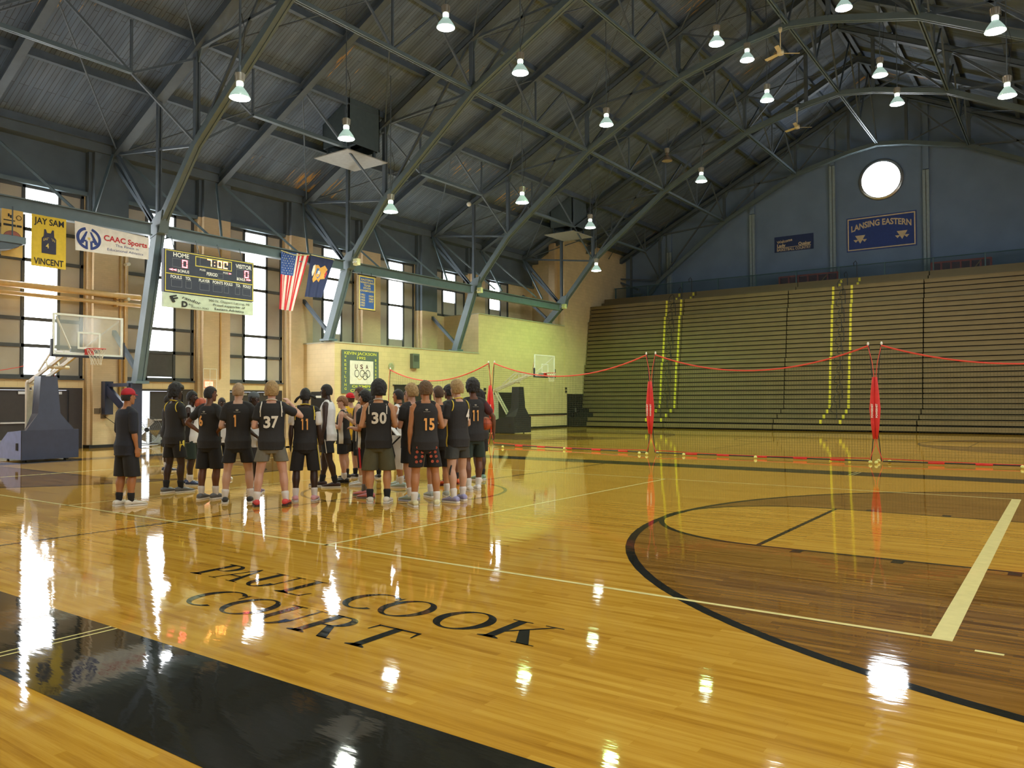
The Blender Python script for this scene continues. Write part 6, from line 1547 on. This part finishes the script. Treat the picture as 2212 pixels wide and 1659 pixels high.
    def sidepatch(m_, s_, z0, z1, w=.05, nm='side_panel', off=.012):
        mb = MB(); nz = 8; nu = 6; vs = []
        for j in range(nz+1):
            z = z0+(z1-z0)*j/nz; hw, hd, yc = shirt_at(z); hw *= build; hd *= build
            for i in range(nu+1):
                ph = (i/nu-.5)*2*(w/hd); vs.append(LN((s_*(hw*math.cos(ph)**.9+off), yc+hd*math.sin(ph)*1.02, z)))
        fs = [(j*(nu+1)+i, j*(nu+1)+i+1, (j+1)*(nu+1)+i+1, (j+1)*(nu+1)+i) for j in range(nz) for i in range(nu)]; mb.add(vs, fs); return B(mb, nm, m_, so)
    if top.get('trim'):
        tr = top['trim']
        mb = MB(); pts = [LN((.078*math.cos(k*math.pi/12), -.008+.070*math.sin(k*math.pi/12), 1.568-.022*math.sin(k*math.pi/12))) for k in range(24)]; mb.tube(pts, .0085, 8, closed=True); B(mb, 'collar', tr, so)
        for (a_, b_, c_), s_ in zip(arms, (-1, 1)):
            mb = MB(); r_ = .090 if kind != 'tank' else .074; cx_ = s_*(.150 if kind != 'tank' else .128)
            pts = [LN((cx_+s_*.016*math.cos(2*math.pi*k/20)*-1, -.008+r_*1.0*math.sin(2*math.pi*k/20), 1.455+r_*1.12*math.cos(2*math.pi*k/20))) for k in range(20)]
            mb.tube(pts, .0085, 6, closed=True); B(mb, 'armhole_trim', tr, so)
        for s_ in ((-1, 1) if abs(a) < 15 else ()):
            if kind == 'tank': patch(tr, s_*.128, s_*.142, 1.36, 1.49, 1, 'armhole_trim', .015)
            else: patch(tr, s_*.145, s_*.159, 1.33, 1.49, 1, 'armhole_trim', .015)
    if top.get('sleevecol'):
        for (a_, b_, c_), s_ in zip(arms, (-1, 1)):
            mb = MB(); limb(mb, [a_.lerp(b_, .05), a_.lerp(b_, .35), a_.lerp(b_, .60)], [.073, .072, .070], 16); o_ = B(mb, 'undershirt_sleeve', top['sleevecol'], so); remesh(o_, .012*S, 2)
    if top.get('side'):
        for s_ in (-1, 1): sidepatch(top['side'], s_, hem+.01, 1.30, top.get('sidew', .035))
    for p in top.get('panels', []): patch(*p)
    if num:
        tx, col, wdt, u, z = num; mb = MB(); n_ = len(tx); cw = wdt*1.08/n_; hh_ = .180
        for q_, ch in enumerate(tx):
            uc = u+(q_-(n_-1)/2)*cw*1.02
            if ch == '1':
                w1 = .062 if n_ == 1 else cw*.80
                for poly in ([(.28, 0), (.62, 0), (.62, .5), (.28, .5)], [(.28, .5), (.62, .5), (.62, 1), (.28, 1)], [(.0, .80), (.28, .80), (.28, 1), (.12, 1)]):
                    A_, B_, C_, D_ = poly
                    for j_ in range(4):
                        f0, f1 = j_/4, (j_+1)/4
                        L0 = lambda P_, Q_, f_: (P_[0]+(Q_[0]-P_[0])*f_, P_[1]+(Q_[1]-P_[1])*f_)
                        mb.add([onback(uc+(a_-.36)*w1, z+b_*hh_, .018) for a_, b_ in (L0(A_, D_, f0), L0(B_, C_, f0), L0(B_, C_, f1), L0(A_, D_, f1))], [(0, 1, 2, 3)])
            else:
                vs, fs, x0, x1, y0, y1 = text_data(ch, .035)
                w1 = min(cw*.90, .115); mb.add([onback(uc+((x-x0)/(x1-x0)-.5)*w1, z+(y-y0)/(y1-y0)*hh_, .018) for x, y, _ in vs], fs)
        B(mb, 'number', col, so, False)
        if top.get('logo'):
            mb = MB(); mb.tube([onback(.016*math.cos(2*math.pi*k/14), 1.435+.008*math.sin(2*math.pi*k/14), .014) for k in range(14)], .0035, 5, closed=True); mb.tube([onback(-.05, 1.405, .015), onback(0, 1.405, .015), onback(.05, 1.405, .015)], .0012, 4); B(mb, 'logo', OFFW, so)
    # ---- shorts
    bt = dict(bottom or {}); sb = MB(); bh = bt.get('hem', .60)
    sec_loft(sb, [(LN((0, -.008, z)), V((hw*build, 0, 0)), V((0, hd*build, 0))) for z, hw, hd in ((.78, .150, .112), (.83, .180, .128), (.88, .182, .130), (.95, .168, .122), (1.02, .150, .108))], 24, .92)
    for i, s_ in enumerate((-1, 1)):
        hip, kn, ank = legs[i]; f_ = (hip.z-bh)/(hip.z-kn.z)
        e_ = hip.lerp(kn, f_) if f_ <= 1 else kn.lerp(ank, (kn.z-bh)/(kn.z-ank.z))
        wd = bt.get('w', .104)
        mid = hip.lerp(e_, .5)
        sec_loft(sb, [(hip+V((s_*-.004, 0, .02)), V((.097*build, 0, 0)), V((0, .112*build, 0))), (mid+V((s_*.004, -.004, 0)), V((wd*.96*build, 0, 0)), V((0, .112*build, 0))), (e_+V((s_*.008, -.004, 0)), V((wd*build, 0, 0)), V((0, .108*build, 0)))], 20, .95)
    bo_ = B(sb, 'shorts', bt['m']); remesh(bo_, .0095*S, 2)
    if bt.get('stripe'):
        for m_, wds, o_ in bt['stripe']:
            for i, s_ in enumerate((-1, 1)):
                hip, kn, ank = legs[i]; e_ = hip.lerp(kn, (hip.z-bh)/(hip.z-kn.z)); mb = MB(); vs = []
                for j in range(7):
                    c = hip.lerp(e_, j/6); wd = bt.get('w', .104)*(1.0 if j else 1.02)
                    for k in range(5):
                        ph = (k/4-.5)*wds+o_; vs.append(c+V((s_*((wd+.012)*math.cos(ph)), -.115*math.sin(ph), 0)))
                mb.add(vs, [(j*5+k, j*5+k+1, (j+1)*5+k+1, (j+1)*5+k) for j in range(6) for k in range(4)]); B(mb, 'stripe', m_, bo_)
    if bt.get('floral'):
        mb = MB(); random.seed(11)
        for i, s_ in enumerate((-1, 1)):
            hip, kn, ank = legs[i]
            for k in range(8):
                c = hip.lerp(kn, .08+.16*(k//2)+.03*random.random())+V((s_*((-.045 if (k+k//2) % 2 else .035)+random.uniform(-.012, .012)), 0, 0))
                for q in range(6):
                    a_ = q*math.pi/3; r_ = .013; ctr = V((c.x+r_*math.cos(a_), -.118*build-.006, c.z+r_*math.sin(a_))); mb.add([ctr+V((.010*math.cos(w), .0+.02*abs(c.x-hip.x), .010*math.sin(w))) for w in [j*math.pi/4 for j in range(8)]], [tuple(range(8))])
        B(mb, 'rose_print', cloth('rose', 176, 84, 60), bo_)
    # ---- socks and shoes
    skc = {'white': SOCKW, 'black': SOCKB, 'grey': SOCKG}[sock] if isinstance(sock, str) else sock
    shoe = shoe or (OFFW, WHTT)
    for i, s_ in enumerate((-1, 1)):
        hip, kn, ank = legs[i]; f = feet[i]; top_ = kn.lerp(ank, .73)
        mb = MB(); limb(mb, [top_+V((0, -.010, 0)), top_.lerp(ank, .5)+V((0, -.006, 0)), ank, ank+V((0, .005, -.03))], [.0565, .050, .043, .041], 16); B(mb, 'sock', skc)
        tw = R(8)*s_; c_, n_ = math.cos(tw), math.sin(tw)
        def FP(x, y, z): x *= 1.12; y *= 1.08; return V((f.x+x*c_+y*n_, f.y-x*n_+y*c_, z*1.1))
        def FD(x, y): x *= 1.14; return V((x*c_+y*n_, -x*n_+y*c_, 0))
        up_m = MB()
        for y, hw, h0, h1 in [()]*0: pass
        prof = [(-.106, .024, .022, .066), (-.100, .034, .020, .086), (-.078, .039, .018, .096), (-.03, .040, .018, .098), (.02, .042, .018, .092), (.07, .047, .018, .078), (.12, .050, .022, .064), (.165, .045, .022, .054), (.195, .030, .026, .044), (.205, .012, .03, .038)]
        secs = [(FP(0, y, (h0+h1)/2), FD(hw, 0), V((0, 0, (h1-h0)/2))) for y, hw, h0, h1 in prof]
        sec_loft(up_m, secs, 16, .85); uo = B(up_m, 'shoe', shoe[0])
        so_m = MB(); prof = [(-.112, .022), (-.106, .033), (-.06, .041), (.0, .041), (.06, .045), (.12, .051), (.165, .047), (.195, .032), (.210, .014)]
        vs = []; 
        for y, hw in prof: vs += [FP(-hw, y, .002), FP(hw, y, .002), FP(hw, y, .024), FP(-hw, y, .024)]
        so_m.add(vs, [(4*k+a_, 4*k+(a_+1) % 4, 4*(k+1)+(a_+1) % 4, 4*(k+1)+a_) for k in range(len(prof)-1) for a_ in range(4)]+[(0,1,2,3), tuple(4*(len(prof)-1)+a_ for a_ in (3,2,1,0))])
        B(so_m, 'sole', shoe[1], uo, False)
        lc = MB()
        for k in range(4): y = .02+.027*k; zt = .106-.009*k-.004*k; lc.tube([FP(-.026, y, zt-.010), FP(0, y+.004, zt+.002), FP(.026, y, zt-.010)], .0035, 5)
        B(lc, 'laces', shoe[1] if len(shoe) < 3 else shoe[2], uo)
    t['_S'] = S
    return t, hands, arms, S, HP, LN, B, legs, so
def world_of(t, v, S):
    m_ = Matrix.Translation(t.location) @ Matrix.Rotation(t.rotation_euler[2], 4, 'Z'); return m_ @ (Vector(v)*S)
def cap(P, colour, back=True, lab='baseball_cap'):
    t, hands, arms, S, HP, LN, B, legs, so = P
    mb = MB(); vs = []
    bmx = [(0, .104, .128), (.03, .104, .128), (.06, .096, .118), (.09, .072, .090), (.108, .040, .052), (.115, .005, .006)]
    sec_loft(mb, [(HP(0, -.008, .028+z), (HP(1, 0, 0)-HP(0, 0, 0))*hw*.86, (HP(0, 1, 0)-HP(0, 0, 0))*hd*.86) for z, hw, hd in bmx], 28)
    co = B(mb, lab, colour)
    mb = MB(); s_ = -1 if back else 1; n = 10; vs = []
    for k in range(n+1):
        a_ = math.pi*k/n; vs += [HP(.078*math.cos(a_), -.01+s_*(.075+.0*math.sin(a_)), .040), HP(.075*math.cos(a_), -.01+s_*(.080+.085*math.sin(a_)), .026)]
    fs = [(2*k, 2*k+1, 2*k+3, 2*k+2) for k in range(n)]; mb.add(vs, fs); mb.add([v-Vector((0, 0, .005)) for v in vs], fs); B(mb, 'bill', colour, co)
SH = lambda *a: a
shoe_c = lambda n, r, g, b: cloth('shoe_'+n, r, g, b, .5)
WSOLE = shoe_c('white_sole', 220, 218, 210)
UP_ = ((.25, .35, -1), (-.42, .25, 1.3), (-.7, .5, .1), .9)
TUCK_ = ((.80, .0, -1), (.08, .12, -1), (-1, .1, 0), .5)
ORD = lambda m_, **k: dict(m=m_, **k)
def S_(m_, hem=.60, **k): return dict(m=m_, hem=hem, **k)
# front row, left to right
P = person('man in a red cap and loose black tee and shorts, standing apart at left', 273, 1093, 62, 1.83, 'tan', ('short', 'black'), ORD(NAVYT, sleeve=.95, hem=.80), S_(BLKS, .47, w=.118), 'black', (OFFW, WSOLE), 'down', 'down', stance=.09, stag=.10, build=1.06)
cap(P, cloth('red_cap', 170, 34, 48), False)
P = person('dark-skinned player with high black hair and yellow-trimmed black jersey, next to the red-capped man', 377, 1064, 55, 1.93, 'deep', ('tall', 'black', 'bun'), ORD(BLKT, trim=YELP), S_(BLKS, .60), 'black', (shoe_c('grey', 98, 100, 104), WSOLE), 'front', 'front', stance=.09, stag=.16)
t, hands, arms, S, HP, LN, B, legs, so = P
mb = MB(); mb.box(.175, .192, -.04, .05, .72, .90); B(mb, 'shorts_patch', YELP)
P = person('player in a white sleeveless top and dark green shorts holding a basketball at his chest', 412, 1048, 110, 1.84, 'deep', ('short', 'black'), ORD(WHTT, kind='tank', side=BLKT, sidew=.05), S_(GRN, .52), 'white', (shoe_c('navy_blue', 50, 66, 104), WSOLE), UP_, UP_, stance=.12, stag=.12)
t, hands, arms, S, HP, LN, B, legs, so = P
basketball(world_of(t, (hands[0]+hands[1])/2+Vector((0, .05, .10)), S), 'orange basketball held up at chest height by the player in white at the left')
mb = MB(); mb.add([Vector((.04, .112, .52)), Vector((.16, .112, .52)), Vector((.10, .118, .72))], [(0, 1, 2)]); B(mb, 'shorts_triangle', OFFW)
person('player in a black tee with an orange 6, hand on his hip, long black shorts', 452, 1078, 38, 1.88, 'brown', ('short', 'black'), ORD(BLKT, logo=1), S_(BLKS, .50, w=.112), 'white', (shoe_c('grey', 98, 100, 104), WSOLE), 'hips', 'hips', stance=.10, stag=.10, head_turn=25, num=('6', ORN, .085, -.06, 1.20))
person('blond player in a black tee with an orange 1 on the back', 514, 1086, 8, 1.92, 'pale', ('short', 'fair'), ORD(BLKT, logo=1), S_(BLKS, .62), 'white', (shoe_c('blackwhite', 44, 42, 42), WSOLE), 'bent', 'bent', stance=.19, head_turn=18, num=('1', ORN, .055, -.03, 1.18))
P = person('player in a grey beanie and white graphic jersey holding a folded white towel', 546, 1064, 125, 1.80, 'deep', ('short', 'black'), ORD(WHTT, kind='tank', side=BLKT), S_(cloth('speckled_black', 44, 44, 46), .55), 'white', (shoe_c('purple', 96, 58, 100), WSOLE), 'low', 'low', stance=.10, stag=.12)
t, hands, arms, S, HP, LN, B, legs, so = P
mb = MB(); sec_loft(mb, [(HP(0, -.008, z), (HP(1, 0, 0)-HP(0, 0, 0))*hw, (HP(0, 1, 0)-HP(0, 0, 0))*hd) for z, hw, hd in ((.012, .086, .108), (.05, .088, .110), (.09, .078, .098), (.12, .05, .064), (.135, .01, .012))], 24); B(mb, 'beanie', cloth('beanie_grey', 86, 92, 96))
c = world_of(t, (hands[0]+hands[1])/2, S); tag(MB().hexa([c+Vector(v) for v in ((-.16, -.1, -.03), (.14, -.08, -.05), (.15, .08, -.04), (-.15, .06, -.02), (-.16, -.1, .03), (.14, -.08, .02), (.15, .08, .02), (-.15, .06, .04))]).build('folded_towel', WHTT), 'folded white towel held by the player in the grey beanie', 'towel')
person('blond player with a white 37, right hand raised to his head, short grey shorts', 586, 1092, 4, 1.93, 'rosy', ('mop', 'blond'), ORD(BLKT, trim=OFFW, side=OFFW, sidew=.018), S_(GRYS, .66, w=.110), 'white', (shoe_c('coral_red', 206, 66, 66), shoe_c('dark_sole', 60, 40, 40)), 'bent', 'face', stance=.21, num=('37', OFFW, .205, .0, 1.16))
person('dark-skinned player with tied black hair, an orange 11 and white sleeves', 659, 1082, 4, 1.84, 'deep', ('short', 'black', 'ties'), ORD(BLKT, trim=YELP, sleevecol=WHTT), S_(BLKS, .50, w=.112, stripe=[(OFFW, .5, .1), (YELP, .25, .45)]), 'white', (shoe_c('pink_grey', 206, 150, 158), shoe_c('pale_sole', 190, 186, 186)), 'down', 'down', stance=.15, num=('11', ORN, .135, .0, 1.17))
person('tall dark-skinned player in a white tank seen in profile facing left', 707, 1052, -75, 1.95, 'deep', ('short', 'black'), ORD(WHTT, kind='tank', side=BLKT, sidew=.03), S_(BLKS, .62, stripe=[(OFFW, .12, 0)]), 'black', (shoe_c('black_red', 60, 40, 40), WSOLE), 'down', 'down', stance=.10, stag=.3)
person('shorter ginger-haired player in a black and white jersey looking back to the left', 741, 1042, -75, 1.72, 'rosy', ('mop', 'ginger'), ORD(BLKT, kind='tank', trim=OFFW, side=OFFW, sidew=.05), S_(BLKS, .62), 'white', (shoe_c('black', 34, 32, 32), BLKT), 'front', 'front', stance=.10, stag=.08, head_turn=-35)
P = person('person in a yellow tee with a red cap turned backwards, half hidden in the group', 757, 1033, -40, 1.80, 'pale', ('short', 'brown'), ORD(YELT), S_(BLKS, .58), 'black', (shoe_c('black', 34, 32, 32), WSOLE), 'front', 'front', stance=.12)
cap(P, cloth('bright_red_cap', 200, 30, 40), True)
person('light-skinned player with short brown hair, in profile in front of the felt banner', 779, 1050, -70, 1.90, 'pale', ('short', 'brown'), ORD(BLKT, kind='tank', trim=OFFW, side=OFFW), S_(BLKS, .58), 'white', (shoe_c('white', 216, 214, 210), WSOLE), 'front', 'front', stance=.10, stag=.1)
person('player with black curly hair, black jersey and a red panel on his shorts', 790, 1074, -55, 1.80, 'tan', ('curly', 'black'), ORD(BLKT, trim=OFFW, side=OFFW, sidew=.03), S_(BLKS, .52, stripe=[(REDC, .35, 0)]), 'grey', (shoe_c('rose_pink', 214, 130, 136), shoe_c('grey_sole', 130, 120, 116)), 'bent', 'bent', stance=.13, stag=.3)
person('player with black hair just visible behind the black-haired number 30', 806, 1034, -20, 1.82, 'brown', ('curly', 'black'), ORD(WHTT, kind='tank'), S_(BLKS, .58), 'black', (shoe_c('black', 34, 32, 32), WSOLE), 'bent', 'bent', stance=.12)
person('tall player with a round black afro, a white 30 and olive shorts', 818, 1086, 6, 1.93, 'light', ('afro', 'black'), ORD(BLKT, kind='tank', trim=OFFW), S_(OLIV, .50, w=.122), 'black', (OFFW, WSOLE, shoe_c('rust', 150, 70, 44)), 'bent', 'bent', stance=.13, num=('30', OFFW, .215, .02, 1.21), build=1.05)
P = person('player in a black and white tank and pale blue shoes holding a dangling jersey', 862, 1052, -60, 1.85, 'tan', ('short', 'black'), ORD(WHTT, kind='tank', trim=BLKT, side=BLKT, sidew=.06), S_(BLKS, .56), 'white', (shoe_c('pale_blue', 168, 190, 190), WSOLE), 'front', 'down', stance=.12, stag=.2)
t, hands, arms, S, HP, LN, B, legs, so = P
h_ = world_of(t, hands[0], S); q = onY(858, 975, h_.y-.25); s = Sheet((q.x-.12, q.y, .38), (1, 0, 0), (0, 0, 1), (0, -1, 0), lambda u, v: .02*math.sin(u*30)+.02*math.sin(u*13+v*4))
jt = s.rect(MB(), 0, 0, .26, .62, 0, 16, 10, thick=.015).build('carried_jersey', WHTT, None, True); tag(jt, 'white and black jersey dangling from a hand beside the number 30 player', 'jersey')
MB().tube([s.P(.03, .02, .03), s.P(.10, .25, .03), s.P(.05, .45, .03), s.P(.2, .6, .03)], .016, 6).build('black_stripe', BLKT, jt)
MB().bar(s.P(.13, .61), (h_.x, h_.y, h_.z), .08, .02).build('strap', WHTT, jt)
person('player with a mop of brown curls behind the blond in black and white', 884, 1036, -60, 1.84, 'light', ('curly', 'brown'), ORD(WHTT, kind='tank'), S_(BLKS, .56), 'white', (shoe_c('slate', 110, 120, 140), WSOLE), 'front', 'front', stance=.12)
person('blond player in a black tee under a white jersey, in profile beside number 15', 890, 1080, -42, 1.90, 'rosy', ('curly', 'blond'), ORD(BLKT, panels=[(OFFW, -.13, .13, 1.36, 1.50, 1, 'yoke'), (OFFW, -.02, .165, .88, 1.34, 1, 'back_panel')]), S_(BLKS, .60), 'white', (shoe_c('mint', 150, 166, 156), shoe_c('lilac_sole', 176, 180, 200)), 'front', 'front', stance=.14, stag=.2)
person('tan player with curly brown hair, an orange 15 on a black tank and rose-print shorts', 919, 1093, -8, 1.92, 'tan', ('curly', 'curlybrown'), ORD(BLKT, kind='tank', logo=1), S_(BLKS, .58, w=.112, floral=1), 'white', (shoe_c('cream_yellow', 214, 208, 164), WSOLE), 'down', 'bent', stance=.17, num=('15', ORN, .17, .03, 1.13), head_turn=-20)
person('stocky player with short brown hair and an orange-outlined 23, behind number 15', 947, 1073, -14, 1.88, 'light', ('short', 'brown'), ORD(BLKT, logo=1), S_(BLKS, .50, w=.112), 'white', (shoe_c('silver_mint', 160, 168, 160), WSOLE), 'front', 'bent', stance=.14, num=('23', cloth('gold_number', 176, 130, 70), .18, .0, 1.17), head_turn=-25)
person('player with wavy black hair in a black tee under a white jersey, orange shoes', 972, 1047, -50, 1.93, 'brown', ('curly', 'black'), ORD(BLKT, panels=[(OFFW, -.12, .14, 1.38, 1.50, 1, 'yoke')], side=OFFW, sidew=.05), S_(BLKS, .56), 'black', (shoe_c('orange', 214, 96, 56), shoe_c('dark_red_sole', 110, 40, 40)), 'front', 'front', stance=.16)
P = person('tall blond player with a white 4, yellow-trimmed jersey, charcoal shorts and lavender shoes', 988, 1083, -38, 1.95, 'pale', ('curly', 'blond'), ORD(BLKT, trim=YELP, side=YELP, sidew=.015), S_(CHAR, .66, w=.110), 'white', (shoe_c('lavender', 150, 148, 190), WSOLE, shoe_c('strap_black', 36, 36, 36)), 'front', 'front', stance=.14, stag=.14, num=('4', OFFW, .085, .10, 1.24))
t, hands, arms, S, HP, LN, B, legs, so = P
mb = MB(); hip, kn, ank = legs[0]; mb.tube([kn+Vector((-.03, -.045, .08)), kn+Vector((-.05, -.04, .02)), kn+Vector((-.055, -.035, -.05)), kn+Vector((-.035, -.05, -.11))], [.012, .014, .012, .014], 8); B(mb, 'knee_tape', M_TATTOO)
P = person('tall player with big black hair and maroon sleeve, basketball tucked under his arm', 1022, 1060, -18, 2.0, 'brown', ('tall', 'black'), ORD(BLKT, logo=1, sleevecol=MAR), S_(GRN, .56), 'white', (WHTT, WSOLE), 'front', TUCK_, stance=.10, stag=.1, num=('11', ORN, .13, .0, 1.17))
t, hands, arms, S, HP, LN, B, legs, so = P
basketball(world_of(t, Vector((.252, .06, 1.12)), S), 'orange basketball tucked under the arm of the tall player at the right end')
person('player with long dark locs behind the group at its right end', 1036, 1036, -40, 1.86, 'dark', ('mop', 'black', 'locs'), ORD(BLKT, kind='tank', side=OFFW, sidew=.05), S_(BLKS, .58), 'black', (shoe_c('mint_green', 120, 150, 130), WSOLE), 'front', 'down', stance=.10, stag=.1)
person('dark-skinned player in a white top peering between number 6 and number 1', 478, 1036, 165, 1.72, 'deep', ('buzz', 'black'), ORD(WHTT, kind='tank', side=BLKT, sidew=.05), S_(NAVYT, .55), 'white', (shoe_c('white', 216, 214, 210), WSOLE), 'low', 'low', stance=.13)
person('player almost wholly hidden behind the high-haired player near the red-capped man', 362, 1018, 80, 1.80, 'deep', ('short', 'black'), ORD(BLKT), S_(BLKS, .58), 'white', (shoe_c('navy', 44, 52, 78), WSOLE), 'bent', 'bent', stance=.10)
